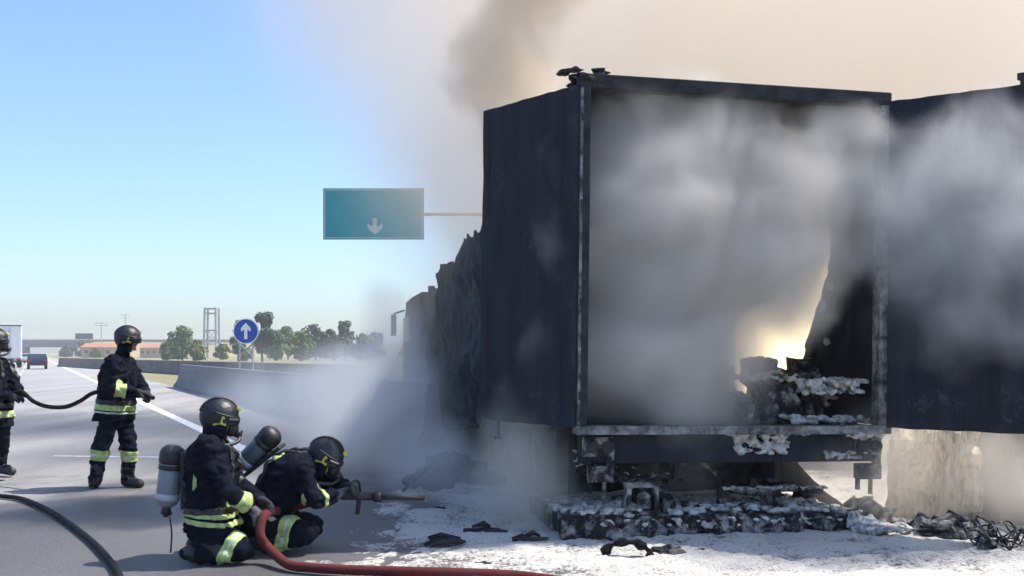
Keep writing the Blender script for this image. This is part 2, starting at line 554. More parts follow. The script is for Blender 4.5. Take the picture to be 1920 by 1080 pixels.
# ------------------------------------------------------------------ far setting: embankment, bridge, buildings, trees
def ridge(name, label, pts, width, mtl):
    """earth bank along pts (x, y, height)"""
    b = bmesh.new()
    rows = []
    for i, (x, y, hh) in enumerate(pts):
        d = Vector((pts[min(i + 1, len(pts) - 1)][0] - pts[max(i - 1, 0)][0], pts[min(i + 1, len(pts) - 1)][1] - pts[max(i - 1, 0)][1], 0)).normalized()
        nrm = Vector((-d.y, d.x, 0))
        row = []
        for t, k in ((-1, -0.05), (-0.62, 0.35), (-0.34, 0.8), (-0.2, 1), (0.2, 1), (0.5, 0.6), (1, -0.05)):
            row.append(b.verts.new(Vector((x, y, max(-0.1, hh * k + noise.noise(Vector((x * .05, y * .05, t))) * 0.5 * (k > 0.2)))) + nrm * t * width))
        rows.append(row)
    for p, q in zip(rows, rows[1:]):
        for i in range(6):
            b.faces.new((p[i], p[i + 1], q[i + 1], q[i]))
    bmesh.ops.recalc_face_normals(b, faces=b.faces)
    return tag(obj(name, b, mtl), label, kind='structure')

D0 = 430.0
bank = []
for px in range(186, 760, 30):
    p = pt(px, HY, D0)
    bank.append((p.x, p.y, 1.5 + (662 - (641 + (px - 186) * 0.012)) / F * D0))
ridge('embankment', 'dry ochre earth bank leading up to the motorway bridge', bank, 26, M['earth'])

# bridge over the motorway
br = empty('road_bridge', pt(20, HY, D0) * 1.0 - Vector((0, 0, H)), 'long flat road bridge crossing the motorway in the far distance', 'bridge')
def world_box(x0, x1, y0, y1, d, depth):
    a, c = pt(x0, y0, d), pt(x1, y1, d)
    return ((a.x + c.x) / 2, d + depth / 2, (a.z + c.z) / 2), (abs(c.x - a.x), depth, abs(a.z - c.z))
b = bmesh.new(); box(b, *world_box(-120, 190, 642, 651, D0, 11)); obj('deck', b, M['concrete_dark'], br, True)
b = bmesh.new(); box(b, *world_box(-120, 450, 636.6, 642, D0 - 0.2, 0.3)); obj('parapet', b, M['concrete'], br, True)
for x in (-100, 44, 126, 182):
    b = bmesh.new(); box(b, *world_box(x - 4, x + 4, 651, 668.6, D0 + 2, 4)); obj('pier', b, M['concrete_dark'], br, True)

def house(name, label, x0, x1, yt, ye, d, wallm, dep=10, roof=True, nwin=4):
    base = pt((x0 + x1) / 2, HY, d); base.z = 0
    r = empty(name, base, label, 'building')
    w = (x1 - x0) / F * d
    he = 1.5 + (662 - ye) / F * d
    ht = 1.5 + (662 - yt) / F * d
    b = bmesh.new(); box(b, (0, dep / 2, he / 2), (w, dep, he)); obj('wall', b, wallm, r)
    if roof:
        b = bmesh.new()
        vs = [b.verts.new(v) for v in ((-w / 2 - .4, -.4, he), (w / 2 + .4, -.4, he), (w / 2 + .4, dep + .4, he), (-w / 2 - .4, dep + .4, he), (-w / 2 - .4, dep / 2, ht), (w / 2 + .4, dep / 2, ht))]
        for f in ((0, 1, 5, 4), (2, 3, 4, 5), (0, 4, 3), (1, 2, 5), (3, 2, 1, 0)):
            b.faces.new([vs[i] for i in f])
        obj('roof', b, M['rooftile'], r)
    for k in range(nwin):
        b = bmesh.new(); box(b, (-w / 2 + w * (k + .5) / nwin, -0.02, he * .55), (w / nwin * .35, 0.1, he * .3)); obj('window', b, M['window'], r)
    return r
house('farmhouse', 'ochre house with red tiled roof below the bank, behind the standing firefighter', 152, 232, 643, 651, 330, M['plaster'])
house('farmhouse', 'long low ochre building right of the standing firefighter head', 262, 316, 645, 652, 330, M['plaster'], nwin=5)
house('warehouse', 'pale flat warehouse hidden behind the trees and smoke', 560, 700, 640, 650, 360, M['concrete'], 14, False, 6)

# sign board over the far bridge
g = empty('gantry_board', Vector((pt(157, HY, 400).x, 400, 0)), 'grey backed sign board on posts above the far bridge', 'road sign')
b = bmesh.new(); box(b, *world_box(141, 174, 625, 636, 400, .3)); obj('board', b, M['car_dark'], g, True)
for x in (144, 171):
    b = bmesh.new(); box(b, *world_box(x - .8, x + .8, 626, 669, 401, .3)); obj('post', b, M['galv'], g, True)

# lattice tower
tw = empty('lattice_tower', Vector((pt(397, HY, 300).x, 300, 0)), 'pale open frame tower rising behind the bushes', 'tower')
Wd = 22 / F * 300 / 2
zt = 1.5 + (662 - 577) / F * 300
for sx in (-1, 1):
    for sy in (-1, 1):
        b = bmesh.new(); tube(b, [(sx * Wd * 1.05, sy * Wd, 0), (sx * Wd * .92, sy * Wd * .92, zt)], .32, 6); obj('leg', b, M['galv'], tw)
for z in (zt - .3, zt - 1.7, zt * .55, zt * .28):
    b = bmesh.new()
    for s in (-1, 1):
        box(b, (0, s * Wd * .95, z), (Wd * 2.1, .25, .35)); box(b, (s * Wd * .95, 0, z - .05), (.25, Wd * 1.9, .3))
    obj('crossbar', b, M['galv'], tw)
for s in (-1, 1):
    for k in (-1, 1):
        b = bmesh.new(); tube(b, [(-Wd * k, s * (Wd + .08 * k), zt * .28), (Wd * k, s * (Wd + .08 * k), zt * .55)], .1, 5); obj('brace', b, M['galv'], tw)

for k, (x, yt, arm, lab) in enumerate(((235, 588, 2.0, 'thin mast with short arms above the standing firefighter helmet'), (190, 604, 3.0, 'thin mast left of the standing firefighter helmet'))):
    m_ = empty('pylon_mast', Vector((pt(x, HY, 420).x, 420, 0)), lab, 'mast')
    z = 1.5 + (662 - yt) / F * 420
    b = bmesh.new(); tube(b, [(0, 0, 0), (0, 0, z)], [.3, .12], 6); obj('pole', b, M['galv'], m_)
    for q in (.97, .9):
        b = bmesh.new(); tube(b, [(-arm, 0, z * q), (arm, 0, z * q)], .1, 5); obj('crossarm', b, M['galv'], m_)

def tree(name, label, px, yt, d, wpx, leaf, seed, n=900, group=None, trunk=0.3, leafs=0.45):
    rnd = random.Random(seed)
    base = Vector((pt(px, HY, d).x, d, 0))
    hgt = 1.5 + (662 - yt) / F * d
    w = wpx / F * d / 2
    r = empty(name, base, label, 'tree' if 'bush' not in name else 'bush', group)
    b = bmesh.new()
    tube(b, [(0, 0, -.1), (rnd.uniform(-.2, .2), 0, hgt * trunk), (rnd.uniform(-.3, .3), 0, hgt * .75)], [hgt * .03, hgt * .024, hgt * .008], 7)
    for k in range(6):
        a = rnd.uniform(0, 6.28); z = hgt * rnd.uniform(trunk * .8, .6)
        tube(b, [(0, 0, z), (math.cos(a) * w * .35, math.sin(a) * w * .35, z + hgt * .12), (math.cos(a) * w * .65, math.sin(a) * w * .65, z + hgt * .22)], [hgt * .014, hgt * .01, hgt * .004], 5)
    obj('trunk', b, M['bark'], r)
    b = bmesh.new()
    cl = []
    for k in range(26):
        a = rnd.uniform(0, 6.28); q = rnd.random() ** .6; zz = rnd.uniform(trunk, 1.0)
        prof = math.sin(math.pi * min(1, (zz - trunk * .6) / (1.05 - trunk * .6)) ** .8) ** .6
        cl.append((Vector((math.cos(a) * w * q * prof * .8, math.sin(a) * w * q * prof * .8, hgt * (zz * .93))), rnd.uniform(.16, .34) * min(w * 1.3, hgt * .55)))
    for k in range(n):
        c, rr = rnd.choice(cl)
        v = Vector((rnd.gauss(0, 1), rnd.gauss(0, 1), rnd.gauss(0, 1))).normalized() * rr * rnd.uniform(.5, 1.08)
        p = c + v
        p.z = min(p.z, hgt)
        if p.z < hgt * .06: continue
        s = leafs * rnd.uniform(.6, 1.5)
        nrm = (v.normalized() + Vector((rnd.uniform(-.8, .8), rnd.uniform(-.8, .8), rnd.uniform(-.3, .9)))).normalized()
        u, t = frame_of(nrm)
        th = rnd.uniform(0, 3.1)
        uu = u * math.cos(th) + t * math.sin(th); tt = nrm.cross(uu)
        b.faces.new([b.verts.new(p + uu * s * a_ + tt * s * b_ + nrm * c_ * s) for a_, b_, c_ in ((-1, 0, 0), (0, -.55, .18), (1, 0, 0), (0, .55, .18))])
    obj('crown', b, leaf, r)
    return r

TR = [('leafy_bush', 'bright green rounded bush left of the lattice tower', 342, 612, 210, 58, M['leafA'], 1, 1600, .12),
      ('leafy_bush', 'low yellow green bush at the foot of the lattice tower', 372, 638, 200, 44, M['leafC'], 2, 800, .08),
      ('leafy_bush', 'low pale bush between the tower and the blue sign', 420, 645, 230, 44, M['leafC'], 3, 700, .08),
      ('leafy_tree', 'tall dark tree just behind the round blue sign', 492, 583, 170, 52, M['leafB'], 4, 1600, .25),
      ('leafy_tree', 'thin tree left of the round blue sign', 447, 598, 190, 28, M['leafB'], 5, 600, .3),
      ('leafy_tree', 'pale tree right of the blue sign tree', 540, 612, 240, 48, M['leafA'], 6, 1000, .2),
      ('leafy_tree', 'broad green tree below the overhead green sign', 592, 608, 210, 62, M['leafB'], 7, 1500, .15),
      ('leafy_tree', 'dark topped tree below the right end of the overhead sign', 648, 601, 220, 46, M['leafB'], 8, 1200, .25),
      ('leafy_tree', 'hazy tree half lost in the smoke beside the cab', 705, 620, 230, 70, M['leafB'], 9, 1000, .2),
      ('leafy_bush', 'dark bush beside the bridge pier', 122, 650, 380, 26, M['leafB'], 10, 500, .1),
      ('leafy_bush', 'dark bush under the bank right of the bridge', 150, 640, 400, 34, M['leafB'], 11, 500, .1),
      ('leafy_bush', 'dark low bush below the long ochre building', 322, 656, 250, 30, M['leafB'], 12, 400, .05)]
TR += [('leafy_tree', 'mid green tree filling the gap right of the tall dark tree', 518, 618, 200, 44, M['leafA'], 21, 1200, .08),
       ('leafy_tree', 'low green tree between the two tallest tree groups', 566, 622, 190, 50, M['leafA'], 22, 1200, .06),
       ('leafy_tree', 'low dark tree right of the broad green tree', 622, 618, 200, 46, M['leafB'], 23, 1200, .06),
       ('leafy_tree', 'low green tree close to the smoke', 676, 622, 200, 50, M['leafA'], 24, 1000, .06),
       ('leafy_bush', 'green bush left of the rounded bright bush', 312, 636, 215, 30, M['leafA'], 25, 700, .05),
       ('leafy_bush', 'green bush under the round blue sign', 455, 640, 185, 40, M['leafA'], 26, 900, .05),
       ('leafy_bush', 'small far green bush left of the standing firefighter', 178, 655, 330, 30, M['leafC'], 27, 500, .05)]
for nm, lab, px, yt, d, w, lf, sd, n, tk in TR:
    tree(nm, lab, px, yt, d, w, lf, sd, n, None, tk, .38 if d < 300 else .6)

# ------------------------------------------------------------------ traffic far down the road
def lorry():
    p = gp(14, 690)
    r = empty('box_lorry', p, 'white box lorry driving away at the left edge of the photo', 'lorry', rot=(0, 0, math.atan2(RD.y, RD.x) - math.pi / 2))
    b = bmesh.new(); box(b, (0, 4, 2.6), (2.5, 8, 3.3), bev=.06); obj('cargo_box', b, M['white_paint'], r)
    b = bmesh.new(); box(b, (0, 9.4, 1.9), (2.4, 2.2, 2.6), bev=.2); obj('cab', b, M['white_paint'], r)
    b = bmesh.new(); box(b, (0, 4.5, .8), (.9, 8.5, .3)); obj('chassis', b, M['plastic'], r)
    b = bmesh.new(); box(b, (0, .0, .62), (2.3, .12, .16)); obj('bumper', b, M['plastic'], r)
    for x in (-.62, .62):
        b = bmesh.new(); box(b, (x, -.02, 2.6), (1.16, .05, 3.1)); obj('rear_door', b, M['white_paint'], r)
        b = bmesh.new(); tube(b, [(x * .4, -.06, 1.1), (x * .4, -.06, 4.1)], .025, 6); obj('lock_rod', b, M['galv'], r)
        b = bmesh.new(); box(b, (x * 1.6, -.05, .85), (.35, .08, .16)); obj('tail_light', b, M['lampred'], r)
        for y in (2.0, 9.2):
            b = bmesh.new(); tube(b, [(x * 1.35, y, .5), (x * 1.95, y, .5)], .5, 16); obj('wheel', b, M['rubber'], r)
    b = bmesh.new(); box(b, (0, .02, 4.27), (2.52, .1, .1)); obj('roof_edge', b, M['plastic'], r)
lorry()

def car(p, label, paint, rot, group):
    r = empty('car', p, label, 'car', group, rot=(0, 0, rot))
    prof = [(0, .35), (0, .75), (.1, .95), (.55, 1.0), (1.0, 1.42), (2.4, 1.45), (3.1, 1.0), (4.1, .88), (4.25, .6), (4.25, .35)]
    b = bmesh.new()
    L = []
    for s, k in ((-.86, 0), (.86, 0)):
        L.append([b.verts.new((s * (.86 if z > 1.2 else 1), y, z)) for y, z in prof])
    n = len(prof)
    for i in range(n):
        b.faces.new((L[0][i], L[0][(i + 1) % n], L[1][(i + 1) % n], L[1][i]))
    b.faces.new(L[0][::-1]); b.faces.new(L[1])
    bmesh.ops.recalc_face_normals(b, faces=b.faces)
    obj('body', b, paint, r)
    b = bmesh.new()
    b.faces.new([b.verts.new(v) for v in ((-.68, .60, 1.04), (.68, .60, 1.04), (.60, .93, 1.36), (-.60, .93, 1.36))])
    bmesh.ops.translate(b, verts=b.verts, vec=(0, -.02, .02))
    obj('rear_window', b, M['glass'], r)
    for s in (-1, 1):
        b = bmesh.new(); box(b, (s * .68, .0, .8), (.3, .08, .14)); obj('tail_light', b, M['lampred'], r)
        for y in (.8, 3.4):
            b = bmesh.new(); tube(b, [(s * .62, y, .32), (s * .85, y, .32)], .32, 14); obj('wheel', b, M['rubber'], r)
    b = bmesh.new(); box(b, (0, -.03, .45), (1.6, .1, .2)); obj('bumper', b, M['plastic'], r)
    return r
ra = math.atan2(RD.y, RD.x) - math.pi / 2
gcar = 'cars on the far carriageway'
car(gp(70, 692.5), 'small dark car driving away, nearest of the far cars', M['car_dark'], ra, gcar)
car(gp(56, 681), 'pale silver car driving away beyond the dark car', M['car_silver'], ra, gcar)
car(gp(78, 677), 'pale car farthest down the road under the bridge', M['white_paint'], ra, gcar)
car(gp(44, 684), 'silver car just right of the white lorry', M['car_silver'], ra, gcar)

# ------------------------------------------------------------------ overhead green sign
dS = 35.7
gs = empty('overhead_sign', Vector((pt(945, HY, dS).x, dS + .3, 0)), 'green overhead motorway sign with white down arrow, half veiled by smoke', 'road sign')
(c, s) = world_box(606, 795, 353, 449, dS, .06)
b = bmesh.new(); box(b, c, s); obj('sign_board', b, M['sign_green'], gs, True)
b = bmesh.new()
t_ = .03
for dx, dz, sx, sz in ((0, 1, 1, 0), (0, -1, 1, 0), (1, 0, 0, 1), (-1, 0, 0, 1)):
    box(b, (c[0] + dx * (s[0] / 2 - .06), dS - .006, c[2] + dz * (s[2] / 2 - .06)), ((s[0] - .08) if sx else t_, .01, (s[2] - .17) if sz else t_))
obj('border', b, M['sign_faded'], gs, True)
b = bmesh.new()
ac = pt(703, 425, dS - .012)
k = dS / F
pts = [(-4, 16), (4, 16), (4, 0), (14, 6), (14, -3), (0, -15), (-14, -3), (-14, 6), (-4, 0)]
vs = [b.verts.new((ac.x + x * k, ac.y, ac.z + y * k)) for x, y in pts]
f = b.faces.new(vs)
e = bmesh.ops.extrude_face_region(b, geom=[f]); bmesh.ops.translate(b, verts=[v for v in e['geom'] if isinstance(v, bmesh.types.BMVert)], vec=(0, .008, 0))
bmesh.ops.recalc_face_normals(b, faces=b.faces)
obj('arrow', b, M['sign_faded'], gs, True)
b = bmesh.new()
tube(b, [(pt(640, 0, dS).x, dS + .16, 6.42), (pt(945, 0, dS).x, dS + .25, 6.42)], .06, 10)
obj('support_arm', b, M['galv'], gs, True)
for x in (650, 700, 750):
    b = bmesh.new(); box(b, (pt(x, 0, dS).x, dS + .09, 6.4), (.09, .05, 1.5)); obj('bracket', b, M['galv'], gs, True)
b = bmesh.new(); tube(b, [(0, 0, 0), (0, 0, 7.2)], [.2, .16], 12); obj('pole', b, M['galv'], gs)

# round blue sign with the white arrow
dB = 35.0
bs = empty('blue_sign', Vector((pt(461, HY, dB).x, dB + .1, 0)), 'round blue road sign with white upward arrow behind the barrier', 'road sign')
cB = pt(461, 621, dB)
rB = 24 / F * dB
b = bmesh.new(); tube(b, [(cB.x, dB, cB.z), (cB.x, dB + .03, cB.z)], rB, 40); obj('sign_plate', b, M['sign_blue'], bs, True)
b = bmesh.new()
N = 40
ring = [[b.verts.new((cB.x + math.cos(i / N * 6.28318) * rr, dB - .006, cB.z + math.sin(i / N * 6.28318) * rr)) for i in range(N)] for rr in (rB * 1.0, rB * .93)]
for i in range(N):
    b.faces.new((ring[0][i], ring[0][(i + 1) % N], ring[1][(i + 1) % N], ring[1][i]))
obj('rim', b, M['sign_white'], bs, True)
b = bmesh.new()
k = dB / F
pts = [(-3, -15), (3, -15), (3, 3), (9, -1), (9, 6), (0, 16), (-9, 6), (-9, -1), (-3, 3)]
f = b.faces.new([b.verts.new((cB.x + x * k, dB - .012, cB.z + y * k)) for x, y in pts])
bmesh.ops.recalc_face_normals(b, faces=b.faces)
obj('arrow', b, M['sign_white'], bs, True)
b = bmesh.new()
for x in (449, 474):
    p = pt(x, 640, dB + .08); tube(b, [(p.x, p.y, 0), (p.x, p.y, p.z + .4)], .035, 8)
obj('post', b, M['galv'], bs, True)
b = bmesh.new(); tube(b, [pt(449, 668, dB + .14), pt(474, 644, dB + .14)], .025, 6); obj('brace', b, M['galv'], bs, True)
b = bmesh.new(); tube(b, [pt(474, 668, dB + .19), pt(449, 644, dB + .19)], .025, 6); obj('brace', b, M['galv'], bs, True)

# ------------------------------------------------------------------ the burnt semi-trailer
A = Vector((0.509, 8.19, 0)); C_ = Vector((3.21, 8.685, 0))
TW = (C_ - A).length
ANG = math.atan2(C_.y - A.y, C_.x - A.x)
TILT = 0.012
tr = empty('semi_trailer', (A + C_) / 2, 'burnt out black semi-trailer with rear doors open and smoke pouring out', 'trailer', rot=(0, TILT, ANG))
TI = wmat(tr).inverted()
HW = TW / 2
FZ, TZ = 0.89, 3.64          # floor and top

def part(name, fn, m, parent=None, smooth=False):
    b = bmesh.new(); fn(b); return obj(name, b, m, parent or tr, smooth=smooth)

part('floor', lambda b: box(b, (0, 6.8, FZ - .045), (TW - .1, 13.3, .08)), M['char'])
part('corner_post', lambda b: box(b, (-HW + .045, .05, (FZ + TZ) / 2), (.09, .12, TZ - FZ), bev=.008), M['char'])
part('post_strip', lambda b: box(b, (-HW + .012, -.02, (FZ + TZ) / 2), (.022, .02, TZ - FZ - .02)), M['steel'])
part('corner_post', lambda b: box(b, (HW - .045, .05, (FZ + TZ) / 2), (.09, .12, TZ - FZ), bev=.008), M['steel'])
part('header', lambda b: box(b, (0, .06, TZ + .055), (TW, .14, .11), bev=.01), M['char'])
part('sill', lambda b: box(b, (0, .03, FZ - .03), (TW + .02, .16, .07), bev=.01), M['steel'])
part('rear_beam', lambda b: (box(b, (-.0, .14, .70), (TW - .12, .12, .24), bev=.012)), M['soot'])

def wall_grid(cols, x, amp, nz=22, sub=10, ragged=.05, seed=0):
    """a sheet standing along the trailer: cols of (t, bottom, top)"""
    b = bmesh.new()
    rows = []
    cc = []
    for (t0, b0, h0), (t1, b1, h1) in zip(cols, cols[1:]):
        for k in range(sub):
            q = k / sub
            cc.append((t0 + (t1 - t0) * q, b0 + (b1 - b0) * q, h0 + (h1 - h0) * q))
    cc.append(cols[-1])
    for t, lo, hi in cc:
        rg = ragged * min(1, t / 3)
        hi2 = hi + rg * 2 * noise.noise(Vector((t * 5, seed, 1))) + rg * noise.noise(Vector((t * 17, seed, 3)))
        lo2 = lo + rg * 2.5 * noise.noise(Vector((t * 6, seed, 7)))
        col = []
        for i in range(nz + 1):
            z = lo2 + (hi2 - lo2) * i / nz
            off = amp * min(1, t / 2.5) * noise.noise(Vector((t * .9, z * 1.1, seed))) + amp * .35 * min(1, t / 2.5) * noise.noise(Vector((t * 4, z * 4, seed)))
            col.append(b.verts.new((x + off, t, z)))
        rows.append(col)
    for p, q in zip(rows, rows[1:]):
        for i in range(nz):
            b.faces.new((p[i], p[i + 1], q[i + 1], q[i]))
    b.normal_update()
    bmesh.ops.solidify(b, geom=b.faces[:], thickness=.03)
    return b

def wall_at(px, y, u):
    """trailer-local (t, height) of the wall plane at local x = u seen at pixel px, y"""
    eye = TI @ Vector((0, 0, H))
    q = TI @ pt(px, y, 10.0)
    d = q - eye
    k = (u - eye.x) / d.x
    p = eye + d * k
    return p.y, p.z
cols = [(.12, FZ, TZ)]
for px, yt, yb in ((890, 432, 800), (872, 446, 800), (856, 476, 797), (845, 492, 795), (838, 500, 794), (832, 530, 792), (824, 562, 796), (812, 592, 798), (802, 612, 795), (796, 632, 780), (790, 655, 770)):
    t, zt_ = wall_at(px, yt, -HW)
    _, zb_ = wall_at(px, yb, -HW)
    cols.append((t, max(.1, zb_), zt_))
cols[1:1] = [(2.5, FZ - .2, TZ - .05), (4.6, FZ - .3, 3.45)]
obj('side_wall', wall_grid(cols, -HW + .0, .22, seed=2, ragged=.06), M['soot'], tr)
# right wall: only its first metres still stand, the torn edge slopes deeper towards the floor
b = bmesh.new()
edge = [(FZ, 2.35)]
for px, y in ((1475, 722), (1500, 680), (1524, 610), (1538, 555), (1560, 470)):
    t, z = wall_at(px, y, HW - .03)
    edge.append((z, t))
edge += [(3.05, 1.05), (3.3, 2.2), (TZ, 4.5)]
rows = []
nz = 60
for i in range(nz + 1):
    z = FZ + (TZ + .06 - FZ) * i / nz
    te = 4.5
    for (z0, t0), (z1, t1) in zip(edge, edge[1:]):
        if z0 <= z <= z1:
            te = t0 + (t1 - t0) * (z - z0) / (z1 - z0)
    te += .05 * noise.noise(Vector((z * 9, 2, 0))) + .03 * noise.noise(Vector((z * 25, 5, 0)))
    rows.append([b.verts.new((HW - .03 + .10 * (j / 14) * noise.noise(Vector((j * .4, z * 1.5, 9))), .1 + (te - .1) * j / 14, z)) for j in range(15)])
for p, q in zip(rows, rows[1:]):
    for j in range(14):
        b.faces.new((p[j], p[j + 1], q[j + 1], q[j]))
bmesh.ops.solidify(b, geom=b.faces[:], thickness=.03)
obj('side_wall', b, M['soot'], tr)
# beyond the burnt hole the wall goes on
obj('side_wall', wall_grid([(3.3, FZ, 2.5), (3.5, FZ, 2.9), (3.8, FZ, 3.3), (4.3, FZ, 3.55), (8, FZ, 3.45), (10.5, FZ, 2.9), (13.2, FZ, 2.2)], HW - .04, .12, seed=6, ragged=.06), M['soot'], tr)
# bits of torn sheet still clinging to the burnt edge
for px, y, sx, sz in ((1561, 536, .07, .05), (1546, 574, .05, .06), (1554, 640, .05, .04)):
    t, z = wall_at(px, y, HW - .06)
    b = bmesh.new(); lump(b, (HW - .09, t, z), (.03, sx, sz), 1, .5); obj('torn_scrap', b, M['foam'], tr)
# what remains of the roof and its bows
def roof(b):
    rows = []
    for i in range(25):
        u = -HW + .02 + (TW - .04) * i / 24
        te = 6.2 + .8 * noise.noise(Vector((u * 2, 3, 1))) + .25 * noise.noise(Vector((u * 9, 3, 5))) + 2.0 * (u / HW)
        rows.append([b.verts.new((u, .12 + (te - .12) * j / 12, TZ + .05 - .35 * (j / 12) ** 2 * (1 - (u / HW) ** 2) + .03 * noise.noise(Vector((u * 3, j * .5, 0))))) for j in range(13)])
    for p, q in zip(rows, rows[1:]):
        for j in range(12):
            b.faces.new((p[j], p[j + 1], q[j + 1], q[j]))
    bmesh.ops.solidify(b, geom=b.faces[:], thickness=.03)
part('roof', roof, M['soot'])
def molten(b):
    rnd = random.Random(3)
    for k in range(16):
        x = -HW + rnd.gauss(.05, .08)
        lump(b, (x, .03 + rnd.uniform(-.05, .2), TZ + .10 + rnd.uniform(-.04, .05)), (rnd.uniform(.03, .06), rnd.uniform(.03, .06), rnd.uniform(.012, .035)), 2, .6)
part('melted_roof_edge', molten, M['char'])
for v in (4.2, 6.0, 8.2):
    part('roof_bow', lambda b: tube(b, spline([(-HW + .1, v, 3.2 - v * .07), (0, v + .1, 3.25 - v * .09), (HW - .1, v, 2.6 - v * .05)], 5), .03, 6), M['char'])
for v in (3.6, 5.4, 7.4):
    part('wall_stake', lambda b: tube(b, [(HW - .06, v, FZ), (HW - .02, v + .06, 1.9 - .08 * v)], .035, 6), M['char'])
part('front_wall', lambda b: box(b, (0, 13.3, 1.9), (TW - .2, .06, 1.9)), M['soot'])

# rear doors swung wide open
def door(hu, ang, w, label, z0=FZ - .01, z1=TZ + .02):
    b = bmesh.new()
    # panel built flat in its own frame: x along the leaf, y thickness
    r0 = .1
    out = [(0, z0), (w - r0, z0), (w - .03, z0 + .035), (w, z0 + r0), (w, z1), (0, z1)]
    f = b.faces.new([b.verts.new((x, 0, z)) for x, z in out])
    # buckled by the heat: cut into a fine sheet, then bent a little and its rim nibbled
    for k in range(1, 16):
        bmesh.ops.bisect_plane(b, geom=b.verts[:] + b.edges[:] + b.faces[:], plane_co=(w * k / 16, 0, 0), plane_no=(1, 0, 0))
    for k in range(1, 40):
        bmesh.ops.bisect_plane(b, geom=b.verts[:] + b.edges[:] + b.faces[:], plane_co=(0, 0, z0 + (z1 - z0) * k / 40), plane_no=(0, 0, 1))
    for v in b.verts:
        v.co.y += .010 * noise.noise(Vector((v.co.x * 2.2, v.co.z * 1.6, hu))) + .007 * noise.noise(Vector((v.co.x * 9, v.co.z * 5, hu)))
        if len(v.link_edges) < 4 and v.co.x > .05:
            v.co.z += .008 * noise.noise(Vector((v.co.x * 11, 0, hu))); v.co.x += .005 * noise.noise(Vector((0, v.co.z * 7, hu)))
    line_cloth(b, -.045 if b.faces[:][0].normal.y < 0 else .045)
    o = obj('rear_door', b, M['soot'], tr)
    o.location = (hu, -.02, 0)
    o.rotation_euler = (0, 0, ang)
    return o
# left leaf: from the left post back along the trailer side
Bp = TI @ Vector((-.313, 9.16, 0)); 
angL = math.atan2(Bp.y + .02, Bp.x + HW)
dl = door(-HW, angL, 1.27, 'left')
angR = math.atan2(-.605, .87) - ANG
dr = door(HW - .012, angR, 1.29, 'right')
for d_, sgn in ((dl, 1), (dr, -1)):
    fy = -.0 if d_ is dr else .0
    for z in (FZ + .25, FZ + 1.0, FZ + 1.8, TZ - .25):
        b = bmesh.new(); box(b, (.06, -.012, z), (.16, .024, .07), bev=.005); obj('hinge', b, M['char'], d_)
    for x in (.02, .22, 1.19):
        b = bmesh.new(); box(b, (x + (.03 if x < .1 else 0), -.006, (FZ + TZ) / 2), (.035 if x > .1 else .05, .016, TZ - FZ - .04)); obj('edge_strip', b, M['soot'] if x > .1 else M['char'], d_)
    b = bmesh.new(); box(b, (.68, -.008, FZ + .32), (.88, .018, .03)); obj('rib', b, M['soot'], d_)
b = bmesh.new(); tube(b, [(.98, .02, FZ), (.98, .02, FZ - .15)], .014, 8); box(b, (.99, .02, FZ - .155), (.07, .03, .025)); obj('door_stay', b, M['char'], dl)
b = bmesh.new(); tube(b, [(1.02, -.03, TZ), (1.02, -.03, TZ + .1)], .02, 8); box(b, (1.02, -.02, TZ + .09), (.08, .05, .05)); obj('door_stay', b, M['char'], dr)
b = bmesh.new(); box(b, (1.285, .022, FZ + .42), (.02, .06, .42)); box(b, (1.285, .022, FZ + 1.0), (.02, .06, .35)); obj('edge_marker', b, M['silver'], dr)

# chassis
for u in (-.45, .45):
    part('chassis_rail', lambda b: (box(b, (u, 6.4, FZ - .11), (.14, 12.4, .03)), box(b, (u, 6.4, FZ - .3), (.03, 12.4, .36)), box(b, (u, 6.4, FZ - .48), (.14, 12.4, .03))), M['char'])
for v in (.7, 1.5, 2.6, 4.4, 6.4, 8.6):
    part('crossmember', lambda b: box(b, (0, v, FZ - .16), (TW - .3, .08, .14)), M['char'])
def wheel(u, v, rad=.5):
    b = bmesh.new()
    prof = [(.0, .26), (.02, .42), (.05, rad - .02), (.12, rad), (.27, rad), (.34, rad - .02), (.37, .42), (.385, .26)]
    n = 28
    rings = [[b.verts.new(((p - .19), r * math.cos(6.28318 * k / n), max(-rad + .03, r * math.sin(6.28318 * k / n)))) for k in range(n)] for p, r in prof]
    for p, q in zip(rings, rings[1:]):
        for k in range(n):
            b.faces.new((p[k], p[(k + 1) % n], q[(k + 1) % n], q[k]))
    bmesh.ops.recalc_face_normals(b, faces=b.faces)
    for v_ in b.verts:
        v_.co += v_.co.normalized() * .025 * noise.noise(v_.co * 7 + Vector((u * 3, v, 0)))
    w = obj('wheel', b, M['rubber'], tr)
    w.location = (u, v, rad - .03)
    b = bmesh.new()
    tube(b, [(-.17, 0, 0), (.17, 0, 0)], .27, 20); tube(b, [(-.21, 0, 0), (.21, 0, 0)], .12, 12)
    obj('rim', b, M['ash'], w)
for v in (2.3, 3.6, 4.9):
    part('axle', lambda b: tube(b, [(-1.0, v, .5), (1.0, v, .5)], .07, 10), M['char'])
    for u in (-1.05, 1.05):
        wheel(u, v)
def guard(b, u):
    prof = [(math.cos(t), math.sin(t)) for t in [math.radians(a) for a in range(15, 166, 10)]]
    rows = [[b.verts.new((u + s, 2.3 + c * .6, .48 + q * .6)) for s in (-.21, .21)] for c, q in prof]
    for p, q in zip(rows, rows[1:]):
        b.faces.new((p[0], p[1], q[1], q[0]))
    bmesh.ops.solidify(b, geom=b.faces[:], thickness=.015)
for u in (-1.05, 1.05):
    part('mudguard', lambda b: guard(b, u), M['char'])
